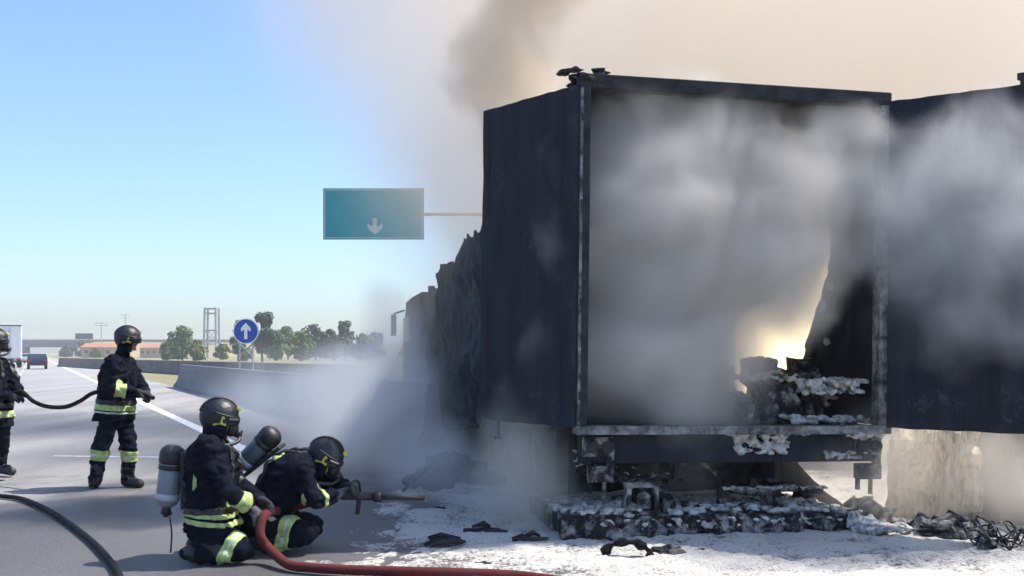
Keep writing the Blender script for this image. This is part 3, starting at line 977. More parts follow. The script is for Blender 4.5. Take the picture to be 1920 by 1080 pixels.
# torn flap hanging behind the left wheels, sagging pipes with foam lying on them
def flap(b, u0, u1, v, z0, z1, sd):
    rows = []
    for i in range(13):
        u = u0 + (u1 - u0) * i / 12
        lo = z0 + .08 * noise.noise(Vector((u * 6, sd, 0)))
        rows.append([b.verts.new((u, v + .05 * noise.noise(Vector((u * 4, j * .5, sd))), lo + (z1 - lo) * j / 6)) for j in range(7)])
    for p, q in zip(rows, rows[1:]):
        for j in range(6):
            b.faces.new((p[j], p[j + 1], q[j + 1], q[j]))
    bmesh.ops.solidify(b, geom=b.faces[:], thickness=.012)
part('mudflap', lambda b: flap(b, -1.32, -.62, .95, .32, .8, 1), M['soot'])
part('mudflap', lambda b: flap(b, .55, 1.02, 1.35, .22, .8, 2), M['soot'])
part('hanging_sheet', lambda b: flap(b, -1.28, .86, .62, .27, .78, 4), M['soot'])
def leaning(b):
    rows = []
    for i in range(15):
        u = .80 + .52 * i / 14
        hi = .56 - .46 * (i / 14) ** .8 + .04 * noise.noise(Vector((u * 12, 1, 0)))
        rows.append([b.verts.new((u, .55 + .05 * noise.noise(Vector((u * 5, j * .6, 3))) + .1 * (1 - j / 6), .02 + (hi - .02) * j / 6)) for j in range(7)])
    for p, q in zip(rows, rows[1:]):
        for j in range(6):
            b.faces.new((p[j], p[j + 1], q[j + 1], q[j]))
    bmesh.ops.solidify(b, geom=b.faces[:], thickness=.015)
part('fallen_sheet', leaning, M['soot'])
part('bent_pipe', lambda b: tube(b, spline([(-1.28, .3, .52), (-1.05, .26, .44), (-.75, .25, .43), (-.45, .25, .55), (-.2, .25, .56), (-.05, .28, .42), (-.02, .3, .2)], 7), .028, 8), M['ash'])
part('bent_pipe', lambda b: tube(b, spline([(.0, .35, .34), (.3, .3, .30), (.6, .32, .33), (.95, .35, .30)], 7), .035, 8), M['ash'])
part('bent_pipe', lambda b: tube(b, spline([(-1.2, .5, .62), (-1.0, .4, .6), (-.9, .4, .68), (-.75, .45, .62)], 7), .018, 8), M['ash'])
# light clusters at both ends of the rear beam
def cluster(u):
    def fn(b):
        box(b, (u, .10, .72), (.26, .16, .16), bev=.01)
        box(b, (u + .02, .06, .50), (.20, .12, .13), bev=.01)
        box(b, (u + .1, .06, .61), (.05, .07, .1))
        box(b, (u - .06, .08, .40), (.03, .03, .12)); box(b, (u + .06, .08, .38), (.025, .03, .16))
    part('light_cluster', fn, M['ash'])
    o = part('lamp_bowl', lambda b: (tube(b, [(u - .06, .02, .72), (u - .06, -.01, .72)], .05, 14), tube(b, [(u + .07, .02, .72), (u + .07, -.01, .72)], .05, 14)), M['char'])
cluster(HW - .17)
cluster(-HW + .2)
# dropped tail lift: platform on the ground, bracket and ram
def lift(b):
    vs = box(b, (-.27, .5, .10), (2.48, 1.2, .14))
    bmesh.ops.subdivide_edges(b, edges=b.edges[:], cuts=7, use_grid_fill=True)
    for v in b.verts:
        v.co += Vector((noise.noise(v.co * 4), noise.noise(v.co * 4 + Vector((9, 0, 0))), noise.noise(v.co * 3 + Vector((0, 9, 0))) * .8)) * .035
part('lift_platform', lift, M['ash'])
def bracket(b):
    for x in (-.95, -.72):
        box(b, (x, -.05, .28), (.035, .1, .30))
    box(b, (-.835, -.05, .42), (.28, .1, .035)); box(b, (-.835, -.05, .20), (.28, .1, .03))
    tube(b, [(-.835, -.12, .31), (-.835, .1, .31)], .06, 12)
    tube(b, [(-.95, .0, .42), (-1.15, .3, .62)], .02, 6)
part('lift_bracket', bracket, M['ash'])
for u in (-.55, .45):
    part('lift_arm', lambda b: box(b, (u, .5, .32), (.1, .9, .12), Matrix.Rotation(.25, 3, 'X')), M['ash'])
def edge_rail(b):
    box(b, (-.27, -.13, .085), (2.5, .06, .14))
    es = [e for e in b.edges if abs((e.verts[0].co - e.verts[1].co).x) > 1]
    bmesh.ops.subdivide_edges(b, edges=es, cuts=44)
    for v in b.verts:
        k = Vector((v.co.x * 5, v.co.z * 8, 3))
        v.co += Vector((0, .07 * noise.noise(k * 1.6), .10 * noise.noise(k * 2.2) - (.03 if v.co.x < -.9 else 0)))
part('lift_edge_rail', edge_rail, M['ash'])

def foam_blobs(name, spots, parent, m=None, seed=1, vox=.011):
    """foam lying in a lumpy dripping crust: spots of (centre, spread, count, size)"""
    rnd = random.Random(seed)
    b = bmesh.new()
    for c, sp, n, sz in spots:
        for k in range(n):
            p = Vector(c) + Vector((rnd.uniform(-sp[0], sp[0]), rnd.uniform(-sp[1], sp[1]), rnd.uniform(-sp[2], sp[2])))
            s = sz * rnd.uniform(.4, 1.3)
            ell(b, p, (s * rnd.uniform(.8, 1.7), s, s * rnd.uniform(.5, .8)), seg=8, rings=6)
            if rnd.random() < .18 and sp[2] < .05:
                cap(b, p, p - Vector((0, .01, s * rnd.uniform(1.5, 3.5))), s * .45, s * .2, 6)
    nb = remesh(b, vox, 2, .007, 30, seed)
    o = obj(name, nb, m or M['foam'], parent, smooth=True)
    o['kind'] = 'stuff'
    return o
foam_blobs('foam', [((.25, .06, .74), (.24, .03, .08), 130, .022), ((.3, .04, .83), (.40, .05, .015), 60, .020), ((1.15, .0, .82), (.16, .05, .025), 50, .022),
                    ((1.02, .05, .64), (.2, .03, .03), 40, .02), ((-.27, .45, .185), (1.2, .5, .012), 420, .034), ((-1.1, .1, .2), (.25, .2, .03), 90, .03),
                    ((.45, .27, .34), (.5, .03, .012), 120, .016), ((-.7, .25, .50), (.5, .02, .05), 40, .012), ((-1.2, .28, .6), (.12, .1, .08), 40, .016),
                    ((1.05, .1, .12), (.14, .3, .05), 120, .032), ((1.2, -.2, .08), (.3, .25, .03), 120, .03), ((.0, -.16, .12), (1.2, .02, .04), 110, .018)], tr, seed=4)

# burnt cargo inside
cg = empty('burnt_cargo', tr.matrix_basis @ Vector((.75, .7, FZ)), 'heap of charred cargo under white foam on the trailer floor, lower right', 'cargo', rot=(0, TILT, ANG))
rnd = random.Random(8)
for k in range(16):
    b = bmesh.new()
    x = rnd.uniform(-.62, .5); y = rnd.uniform(-.45, .9)
    hgt = rnd.uniform(.10, .2) * (1.0 if x > -.2 else .9)
    box(b, (0, 0, 0), (rnd.uniform(.16, .34), rnd.uniform(.16, .34), hgt * 2))
    bmesh.ops.subdivide_edges(b, edges=b.edges[:], cuts=3, use_grid_fill=True)
    for v in b.verts:
        v.co += v.co.normalized() * .09 * noise.noise(v.co * 8 + Vector((k, 0, 0)))
    o = obj('charred_bale', b, M['ash'], cg)
    o.location = (x, y, hgt + .02 + (.14 if y > .1 else 0))
    o.rotation_euler = (rnd.uniform(-.2, .2), rnd.uniform(-.2, .2), rnd.uniform(0, 3))
foam_blobs('foam', [((.25, -.3, .33), (.28, .2, .06), 170, .032), ((-.3, -.2, .42), (.25, .2, .05), 50, .024), ((.2, -.45, .04), (.4, .08, .03), 90, .03), ((.4, .1, .25), (.15, .2, .12), 80, .03)], cg, seed=6)

# ------------------------------------------------------------------ burnt tractor unit at the front, deep in the smoke
tc = empty('tractor_unit', tr.matrix_basis @ Vector((-.25, 15.2, 0)), 'burnt tractor cab at the front of the trailer, veiled by thick smoke', 'lorry cab', rot=(0, 0, ANG + .12))
def tp(name, fn, m):
    b = bmesh.new(); fn(b); return obj(name, b, m, tc)
def cabshell(b):
    prof = [(-1.0, .9), (-1.0, 2.5), (-.8, 2.85), (.7, 2.75), (1.05, 1.9), (1.1, .55), (-.2, .55), (-.3, .9)]
    L = [[b.verts.new((s, y, z)) for y, z in prof] for s in (-1.2, 1.2)]
    n = len(prof)
    for i in range(n):
        b.faces.new((L[0][i], L[0][(i + 1) % n], L[1][(i + 1) % n], L[1][i]))
    b.faces.new(L[0][::-1]); b.faces.new(L[1])
    bmesh.ops.recalc_face_normals(b, faces=b.faces)
    bmesh.ops.bevel(b, geom=b.edges[:], offset=.07, segments=2, affect='EDGES')
tp('cab', cabshell, M['soot'])
tp('rear_window', lambda b: box(b, (0, -1.02, 2.1), (1.0, .05, .5)), M['window'])
tp('side_window', lambda b: box(b, (-1.21, .45, 2.05), (.05, .8, .55)), M['window'])
tp('mirror', lambda b: (box(b, (-1.45, .9, 2.15), (.12, .1, .5), bev=.02), tube(b, [(-1.2, .85, 2.5), (-1.45, .9, 2.42)], .025, 6)), M['char'])
tp('exhaust', lambda b: tube(b, [(-1.0, -1.15, .8), (-1.0, -1.15, 2.95)], .08, 10), M['char'])
tp('chassis_rail', lambda b: (box(b, (-.42, -1.6, .75), (.1, 4.6, .24)), box(b, (.42, -1.6, .75), (.1, 4.6, .24))), M['char'])
tp('fuel_tank', lambda b: tube(b, [(-.95, -1.3, .65), (-.95, -.4, .65)], .3, 16), M['ash'])
for u in (-1.0, 1.0):
    for v in (.3, -2.9):
        tp('wheel', lambda b: (tube(b, [(u - .16, v, .48), (u + .16, v, .48)], .48, 22), tube(b, [(u - .18, v, .48), (u + .18, v, .48)], .24, 14)), M['rubber'])

# ------------------------------------------------------------------ panels under the right door, debris on the ground
def sheet_thing(name, label, cat, x0, x1, y0, y1, d0, d1, m, sd, amp=.05, thick=.025):
    b = bmesh.new()
    rows = []
    for i in range(25):
        t = i / 24
        px = x0 + (x1 - x0) * t; d = d0 + (d1 - d0) * t
        rg = .05 * noise.noise(Vector((t * 14, sd, 0)))
        top = pt(px, y0, d); bot = pt(px, y1, d)
        bz = max(.01, bot.z + rg * 2.5)
        rows.append([b.verts.new((top.x, top.y + amp * noise.noise(Vector((t * 4, j * .3, sd))), bz + (top.z + rg * .4 - bz) * j / 14)) for j in range(15)])
    for p, q in zip(rows, rows[1:]):
        for j in range(14):
            b.faces.new((p[j], p[j + 1], q[j + 1], q[j]))
    b.normal_update()
    bmesh.ops.solidify(b, geom=b.faces[:], thickness=thick)
    base = pt((x0 + x1) / 2, HY, (d0 + d1) / 2); base.z = 0
    return tag(obj(name, b, m, base=base), label, cat)
sheet_thing('sunlit_smoke_panel', 'tan panel standing in for sunlit smoke under the open right door', 'panel', 1664, 1838, 800, 990, 9.15, 8.8, M['tan'], 3, .16)  # made-up panel, its tan colour stands in for sunlit smoke behind the door
sheet_thing('burnt_board', 'dark charred board below the right door at the right edge of the photo', 'board', 1822, 2010, 800, 985, 8.95, 8.4, M['soot'], 5, .2)

def debris(name, label, px, py, fn, m, cat='debris', foam=None, group=None):
    p = gp(px, py)
    b = bmesh.new(); fn(b)
    o = obj(name, b, m); o.location = p
    tag(o, label, cat, group)
    return o
def sticks(seed, L, n, r=.012, spread=.06, flat=.05):
    def fn(b):
        rn = random.Random(seed)
        for k in range(n):
            a = rn.uniform(-.35, .35)
            c = Vector((rn.uniform(-spread, spread), rn.uniform(-spread, spread), .02 + rn.uniform(0, flat)))
            d = Vector((math.cos(a), math.sin(a), rn.uniform(-.1, .1))) * L * rn.uniform(.4, 1) / 2
            q = Vector((rn.uniform(-.03, .03), rn.uniform(-.03, .03), rn.uniform(0, .03)))
            tube(b, [c - d, c + q, c + d], [r * .7, r * rn.uniform(1, 1.7), r * .6], 6)
    return fn
debris('charred_scrap', 'long thin charred scrap on the foam left of the tail lift', 830, 1026, sticks(1, .34, 6, .02), M['char'])
debris('charred_scrap', 'charred stick pointing at the tail lift', 912, 1003, sticks(2, .30, 4, .016), M['char'])
debris('charred_scrap', 'knotted black scrap on the foam in front of the tail lift corner', 985, 1022, sticks(3, .30, 7, .017, .05, .04), M['char'])
debris('charred_scrap', 'flat grey scrap beside the burnt tyre piece', 1254, 1042, lambda b: lump(b, (0, 0, .03), (.11, .07, .04), 2, .5), M['ash'])
debris('charred_scrap', 'tiny black crumb right of the flat grey scrap', 1316, 1036, lambda b: lump(b, (0, 0, .015), (.03, .025, .02), 2, .5), M['char'])
debris('charred_scrap', 'black crumb lying on the foam near the kneeling firefighter', 822, 958, lambda b: lump(b, (0, 0, .02), (.05, .03, .025), 2, .5), M['char'])
debris('charred_scrap', 'small black crumb on the foam close to the red hose', 905, 1062, lambda b: lump(b, (0, 0, .015), (.06, .03, .02), 2, .5), M['char'])
def tyre_arc(b):
    pts = [(.17 * math.cos(t), .02 * math.sin(3 * t), .135 * math.sin(t)) for t in [math.radians(a) for a in range(-4, 186, 10)]]
    rad = [.028 + .012 * math.sin(i * 1.3) for i in range(len(pts))]
    tube(b, pts, rad, 10)
    for v in b.verts:
        v.co += v.co.normalized() * .02 * noise.noise(v.co * 25)
debris('burnt_tyre_piece', 'arched black piece of burnt tyre standing on the foam', 1176, 1050, tyre_arc, M['rubber'], 'tyre piece')
# planks and heap left of the trailer
def planks(b):
    for k, (dx, dy, a) in enumerate(((0, 0, .95), (.12, .1, .8), (.05, .25, 1.1))):
        L = .36
        box(b, (dx, dy, .14), (L, .05, .03), Matrix.Rotation(-a * .8, 3, 'Y'))
debris('charred_planks', 'charred planks leaning together at the edge of the smoke', 778, 924, planks, M['char'], 'planks')
def heap(sx, sy, sz, n, seed):
    def fn(b):
        rn = random.Random(seed)
        for k in range(n):
            a = rn.uniform(0, 6.28); q = rn.random() ** .7
            x, y = math.cos(a) * q * sx, math.sin(a) * q * sy
            lump(b, (x, y, sz * (1 - q) * .6), (rn.uniform(.08, .2), rn.uniform(.08, .2), rn.uniform(.06, .16)), 2, .6)
    return fn
debris('burnt_heap', 'dark heap of burnt remains on the ground left of the trailer, wrapped in smoke', 850, 906, heap(.5, .5, .45, 26, 4), M['char'], 'heap')
debris('burnt_heap', 'pale ash covered heap at the right end of the tail lift', 1622, 985, heap(.16, .25, .16, 18, 5), M['ash'], 'heap')
debris('burnt_heap', 'dark tufts of burnt rubbish at the foot of the tan panel', 1790, 1003, heap(.3, .15, .1, 20, 6), M['ash'], 'heap')
def wires(b):
    rn = random.Random(12)
    for k in range(16):
        x = rn.uniform(-.25, .35)
        p = [(x + rn.uniform(-.2, .2), rn.uniform(-.2, .2), rn.uniform(0, .22)) for _ in range(5)]
        p = sorted(p)
        tube(b, spline(p, 5), .007, 5)
    for k in range(6):
        lump(b, (rn.uniform(-.25, 0), rn.uniform(-.1, .1), .05), .05, 1, .6)
debris('tangled_wire', 'pale tangle of burnt tyre wire at the lower right edge', 1895, 1032, wires, M['ash'], 'wire')

# ------------------------------------------------------------------ foam spread over the road
def foam_sheet():
    b = bmesh.new()
    x0, x1, y0, y1 = -3.2, 6.2, 4.2, 14.5
    nx, ny = 300, 330
    V = []
    for j in range(ny + 1):
        y = y0 + (y1 - y0) * j / ny
        row = []
        for i in range(nx + 1):
            x = x0 + (x1 - x0) * i / nx
            xb = -1.15 - .07 * (y - 7) + (.25 if y < 7 else 0) 
            m = (x - xb) / .9 + 1.1 * noise.noise(Vector((x * .9, y * .9, 0))) + .5 * noise.noise(Vector((x * 3, y * 3, 4)))
            m = max(0, min(1, m * .5 + .5)) * max(0, min(1, (14.2 - y) / 2))
            h = -.05 + .075 * m + .022 * fbm(Vector((x * 3.1, y * 3.1, 2)), 3) + .016 * fbm(Vector((x * 14, y * 14, 5)), 3)
            row.append(b.verts.new((x, y, h)))
        V.append(row)
    for j in range(ny):
        for i in range(nx):
            q = (V[j][i], V[j][i + 1], V[j + 1][i + 1], V[j + 1][i])
            if max(v.co.z for v in q) > 0.0:
                b.faces.new(q)
    bmesh.ops.delete(b, geom=[v for v in b.verts if not v.link_faces], context='VERTS')
    o = obj('foam', b, M['foam_ground'], smooth=True)
    tag(o, 'white extinguishing foam spread over the road around the trailer', kind='stuff')
foam_sheet()

# ------------------------------------------------------------------ firefighters
def orient(fwd, up):
    f = Vector(fwd).normalized()
    u = (Vector(up) - f * Vector(up).dot(f)).normalized()
    r = f.cross(u)
    return Matrix((r, f, u)).transposed()      # local x right, y forward, z up

def helmet(root, c, fwd, up, mask=False, s=1.0):
    Rm = orient(fwd, up)
    T = Matrix.Translation(c) @ Rm.to_4x4() @ Matrix.Scale(s, 4)
    # shell
    b = bmesh.new()
    ell(b, (0, -.008, .01), (.122, .148, .140), seg=36, rings=24)
    bmesh.ops.bisect_plane(b, geom=b.verts[:] + b.edges[:] + b.faces[:], plane_co=(0, 0, -.045), plane_no=(0, .30, -1), clear_outer=True)
    for v in b.verts:
        if v.co.y > .06 and v.co.z < .02:
            v.co.y += .012
        if abs(v.co.x) < .02 and v.co.z > .05:
            v.co += Vector((0, v.co.y, v.co.z)).normalized() * .010
    b.normal_update()
    bmesh.ops.solidify(b, geom=b.faces[:], thickness=.008)
    b.transform(T)
    h_ = obj('helmet', b, M['helmet'], root, True, smooth=True)
    # visor
    b = bmesh.new()
    ell(b, (0, .012, .0), (.116, .142, .12), seg=32, rings=20)
    for co, no in (((0, 0, .035), (0, .25, 1)), ((0, 0, -.05), (0, 0, -1)), ((0, .035, 0), (0, -1, 0))):
        bmesh.ops.bisect_plane(b, geom=b.verts[:] + b.edges[:] + b.faces[:], plane_co=co, plane_no=no, clear_outer=True)
    b.normal_update(); bmesh.ops.solidify(b, geom=b.faces[:], thickness=.004)
    b.transform(T)
    obj('visor', b, M['visor'], h_, True, smooth=True)
    # crest along the top and the raised rim of the visor slot
    b = bmesh.new()
    pth = [(0, .148 * math.cos(a) - .008, .142 * math.sin(a) + .012) for a in [math.radians(x) for x in range(20, 171, 10)]]
    for ox in (-.02, .02):
        tube(b, [(ox, y, z) for _, y, z in pth], .007, 6)
    b.transform(T); o_ = obj('crest', b, M['helmet'], h_, True, smooth=True); o_['kind'] = 'thing'
    b = bmesh.new()
    tube(b, [(.127 * math.sin(a), .152 * math.cos(a) - .004, .034 - .03 * math.cos(a)) for a in [math.radians(x) for x in range(-115, 116, 10)]], .007, 6)
    b.transform(T); obj('visor_rim', b, M['plastic'], h_, True, smooth=True)
    # yellow marks on both sides and the front badge
    for sx in (-1, 1):
        b = bmesh.new()
        poly = [(.038, -.052), (-.062, -.058), (-.060, -.040), (-.012, -.034), (-.002, .022), (.014, .018)]
        vs = []
        for y, z in poly:
            q = max(.02, 1 - ((y + .008) / .148) ** 2 - ((z - .01) / .140) ** 2)
            vs.append(b.verts.new((sx * (.122 * math.sqrt(q) + .004), y, z)))
        b.faces.new(vs if sx > 0 else vs[::-1])
        e = bmesh.ops.extrude_face_region(b, geom=b.faces[:]); bmesh.ops.translate(b, verts=[v for v in e['geom'] if isinstance(v, bmesh.types.BMVert)], vec=(-sx * .012, 0, 0))
        b.transform(T)
        obj('helmet_mark', b, M['yellow'], h_, True)
    b = bmesh.new()
    box(b, (0, .128, .082), (.06, .03, .035), Matrix.Rotation(.75, 3, 'X'), bev=.006); b.transform(T)
    obj('badge', b, M['yellow'], h_, True)
    b = bmesh.new()
    tube(b, [(.128, .05, -.005), (.128, .12, .0)], [.016, .013], 10); b.transform(T)
    obj('helmet_lamp', b, M['plastic'], h_, True)
    # nape cloth
    b = bmesh.new()
    rings = []
    for z, k, yo in ((-.03, 1.0, -.01), (-.08, .90, -.006), (-.125, .88, -.004), (-.155, .96, -.008)):
        rings.append([b.verts.new((.108 * k * math.cos(a), .118 * k * math.sin(a) + yo, z + .01 * noise.noise(Vector((a * 3, z * 9, 0))))) for a in [math.radians(150 + 240 * i / 24) for i in range(25)]])
    for p, q in zip(rings, rings[1:]):
        for i in range(24):
            b.faces.new((p[i], p[i + 1], q[i + 1], q[i]))
    b.normal_update(); bmesh.ops.solidify(b, geom=b.faces[:], thickness=.006)
    b.transform(T)
    obj('nape_cloth', b, M['cloth'], h_, True, smooth=True)
    if mask:
        b = bmesh.new()
        ell(b, (0, .095, -.065), (.066, .055, .075), seg=20, rings=14); tube(b, [(0, .13, -.10), (0, .175, -.115)], [.038, .034], 14)
        b.transform(T)
        mk = obj('breathing_mask', b, M['plastic'], root, True, smooth=True)
        b = bmesh.new()
        tube(b, spline([(0, .17, -.12), (.07, .14, -.17), (.13, .03, -.2), (.14, -.06, -.22)], 6), .014, 8); b.transform(T)
        obj('air_tube', b, M['plastic'], mk, True, smooth=True)
    else:
        for sx in (-1, 1):
            b = bmesh.new(); ell(b, (sx * .031, .093, -.008), (.013, .010, .009), seg=10, rings=8); b.transform(T)
            obj('eye', b, M['eye'], root, True, smooth=True)
    return T

def glove(root, wrist, hand, pole, m, curl=1.0, s=1.0, side=1):
    """gloved hand from the wrist towards hand; the fingers close towards pole"""
    f = (Vector(hand) - Vector(wrist)).normalized()
    pl = Vector(pole).normalized()
    pl = (pl - f * pl.dot(f)).normalized()
    rt = f.cross(pl) * side
    def L(x, y, z): return Vector(wrist) + (rt * x + f * y + pl * z) * s
    b = bmesh.new()
    cap(b, L(0, -.03, 0), L(0, .02, 0), .036 * s, .034 * s)
    cap(b, L(-.02, .03, 0), L(-.022, .085, .004), .022 * s, .019 * s)
    cap(b, L(.02, .03, 0), L(.022, .082, .004), .022 * s, .018 * s)
    cap(b, L(0, .03, 0), L(0, .088, .0), .023 * s, .019 * s)
    for x, ln in ((-.033, .062), (-.011, .074), (.011, .070), (.033, .054)):
        p0 = L(x, .088, .002)
        a1, a2, a3 = .5 * curl, 1.35 * curl, 2.15 * curl
        p = Vector((x, .088, .002))
        for k, (an, q) in enumerate(((a1, .45), (a2, .32), (a3, .25))):
            pn = p + Vector((0, math.cos(an), math.sin(an))) * ln * q
            cap(b, L(*p), L(*pn), (.0115 - .001 * k) * s, (.0108 - .001 * k) * s, 10)
            p = pn
    p1, p2, p3 = (-.035, .02, .01), (-.055, .055, .03), (-.035, .075, .055)
    cap(b, L(*p1), L(*p2), .015 * s, .013 * s, 10); cap(b, L(*p2), L(*p3), .0125 * s, .011 * s, 10)
    nb = remesh(b, .0055 * s, 2)
    return obj('glove', nb, m, root, True, smooth=True)

def person(label, base, J, fwd, up, hem, bands, mask, seed, gloves, cuff=.78, fold=.020, hips=.125, boots=True, bulk=1.0):
    root = empty('person', base, label, 'person', 'firefighters at the burning trailer')
    sv = (J['shR'] - J['shL']).normalized()
    hv = (J['hiR'] - J['hiL']).normalized()
    # the body: one continuous skin
    b = bmesh.new()
    for k in (-1, 1):
        cap(b, J['pelvis'] + hv * .07 * k, J['chest'] + sv * .085 * k, .125, .13)
    cap(b, J['shL'], J['shR'], .075, .075)
    cap(b, J['hiL'], J['hiR'], hips, hips)
    cap(b, J['chest'] + (J['neck'] - J['chest']) * .5, J['neck'], .085, .062)
    cap(b, J['neck'], J['head'], .058, .06)
    Rm = orient(fwd, up)
    hd = J['head']
    def HL(x, y, z): return hd + Rm @ Vector((x, y, z))
    ell(b, HL(0, -.005, .012), (.078, .098, .105), Rm)
    ell(b, HL(0, .035, -.055), (.055, .058, .058), Rm)
    cap(b, HL(0, .092, .0), HL(0, .112, -.03), .012, .016, 10)        # nose
    ell(b, HL(0, .086, -.062), (.026, .016, .012), Rm)                 # mouth
    ell(b, HL(0, .075, -.095), (.026, .024, .02), Rm)                  # chin
    for k in (-1, 1):
        ell(b, HL(.08 * k, -.005, -.015), (.012, .022, .034), Rm)      # ears
    for s in 'LR':
        cap(b, J['sh' + s], J['el' + s], .062, .05)
        cap(b, J['el' + s], J['wr' + s], .048, .034)
        cap(b, J['hi' + s], J['kn' + s], hips * .88, .092)
        cap(b, J['kn' + s], J['an' + s], .088, .070)
        cap(b, J['an' + s], J['to' + s], .058, .045)
    nb = remesh(b, .013, 5, fold * .9, 8, seed)
    for f in nb.faces:
        q = Rm.transposed() @ (f.calc_center_median() - hd)
        f.material_index = 1 if (q.y > -.05 and q.z > -.13 and q.length < .16) else 0
    body_src = nb.copy()
    obj('body', nb, [M['cloth'], M['skin']], root, True, smooth=True)
    # the turnout coat
    b = bmesh.new()
    hp, hn = hem
    dn = Vector(hn).normalized()
    for k in (-1, 1):
        cap(b, J['pelvis'] + hv * .075 * k - (J['chest'] - J['pelvis']).normalized() * .22, J['pelvis'] + hv * .07 * k + (J['chest'] - J['pelvis']) * .3, .165 * bulk, .142 * bulk)
        cap(b, J['pelvis'] + hv * .07 * k + (J['chest'] - J['pelvis']) * .2, J['chest'] + sv * .09 * k, .145 * bulk, .148 * bulk)
    cap(b, J['shL'], J['shR'], .092 * bulk, .092 * bulk)
    cap(b, J['chest'] + (J['neck'] - J['chest']) * .4, J['neck'] - (J['head'] - J['neck']) * .1, .10, .082)
    for s in 'LR':
        cap(b, J['sh' + s], J['el' + s], .086, .070)
        cap(b, J['el' + s], J['el' + s].lerp(J['wr' + s], cuff), .068, .056)
    cb = remesh(b, .013, 5, fold, 9, seed + 7)
    bmesh.ops.bisect_plane(cb, geom=cb.verts[:] + cb.edges[:] + cb.faces[:], plane_co=hp, plane_no=dn, clear_outer=True)
    coat_src = cb.copy()
    cb.normal_update()
    line_cloth(cb, .008)
    coat = obj('coat', cb, M['cloth'], root, True, smooth=True)
    for src, p, d, w, rad, kind in bands:
        sb = slab(coat_src if src == 'coat' else body_src, p, d, w, rad)
        if len(sb.faces):
            obj('reflective_band', sb, M[kind], coat if src == 'coat' else root, True, smooth=True)
    if mask:
        for k in (-1, 1):
            sb = slab(coat_src, J['chest'].lerp(J['neck'], .2) + sv * .10 * k, sv + (J['neck'] - J['chest']).normalized() * .12 * k, .042, .27, .012)
            if len(sb.faces): obj('harness_strap', sb, M['plastic'], coat, True, smooth=True)
    sb = slab(coat_src, J['pelvis'].lerp(J['chest'], .22), J['chest'] - J['pelvis'], .045, .24, .011)
    if len(sb.faces): obj('belt', sb, M['plastic'], coat, True, smooth=True)
    body_src.free(); coat_src.free()
    helmet(root, J['head'] + Rm @ Vector((0, 0, .012)), fwd, up, mask, .95)
    for s, pole, m in gloves:
        glove(root, J['wr' + s], J['wr' + s] + (J['wr' + s] - J['el' + s]), pole, m, 1.0, 1.12, 1 if s == 'R' else -1)
    if boots:
        for s in 'LR':
            b = bmesh.new()
            up_ = (J['kn' + s] - J['an' + s]).normalized()
            cap(b, J['an' + s] + up_ * .16, J['an' + s] - up_ * .02, .078, .066)
            cap(b, J['an' + s] - up_ * .025, J['to' + s], .066, .052)
            bb = remesh(b, .012, 4, .003, 14, seed)
            for v in bb.verts:
                if v.co.z < .006: v.co.z = .006
            obj('boot', bb, M['boot'], root, True, smooth=True)
    return root, coat

# 1: standing, seen from behind his right side, holding the hose
D1 = 11.3
def q(x, y, o=0.0): return pt(x, y, D1 + o)
J = dict(head=q(240, 637, .0), neck=q(231, 660), chest=q(222, 700), pelvis=q(216, 768), shR=q(212, 680, -.17), shL=q(240, 684, .17),
         elR=q(212, 730, -.27), wrR=q(258, 735, -.16), elL=q(262, 716, .2), wrL=q(276, 738, .02),
         hiR=q(206, 785, -.10), hiL=q(232, 785, .10), knR=q(187, 846, -.14), anR=q(180, 898, -.12), toR=q(176, 908, .10),
         knL=q(243, 848, .02), anL=q(238, 898, .05), toL=q(262, 907, -.04))
fw = Vector((.93, .36, -.05))
p1, coat1 = person('standing firefighter in dark turnout gear facing right with a hose in both hands', Vector((q(212, HY).x, D1, 0)), J, fw, (0.02, 0, 1),
    (q(216, 787), Vector((.02, 0, -1))),
    [('coat', q(214, 763), (.10, 0, 1), .060, .42, 'band'), ('coat', q(214, 772), (.10, 0, 1), .016, .42, 'silver'), ('coat', q(213, 754), (.10, 0, 1), .012, .42, 'silver'),
     ('coat', q(226, 733, -.26), q(258, 735, -.16) - q(212, 730, -.27), .115, .13, 'band'),
     ('body', q(186, 852, -.14), q(187, 846, -.14) - q(180, 898, -.12), .115, .17, 'band'), ('body', q(186, 852, -.14), q(187, 846, -.14) - q(180, 898, -.12), .02, .18, 'silver'),
     ('body', q(243, 854, .02), q(243, 848, .02) - q(238, 898, .05), .115, .17, 'band'), ('body', q(243, 854, .02), q(243, 848, .02) - q(238, 898, .05), .02, .18, 'silver')],
    False, 1.3, [('R', (.3, .5, -1), M['glove']), ('L', (-.4, -1, -.2), M['glove'])], hips=.115, bulk=1.1)

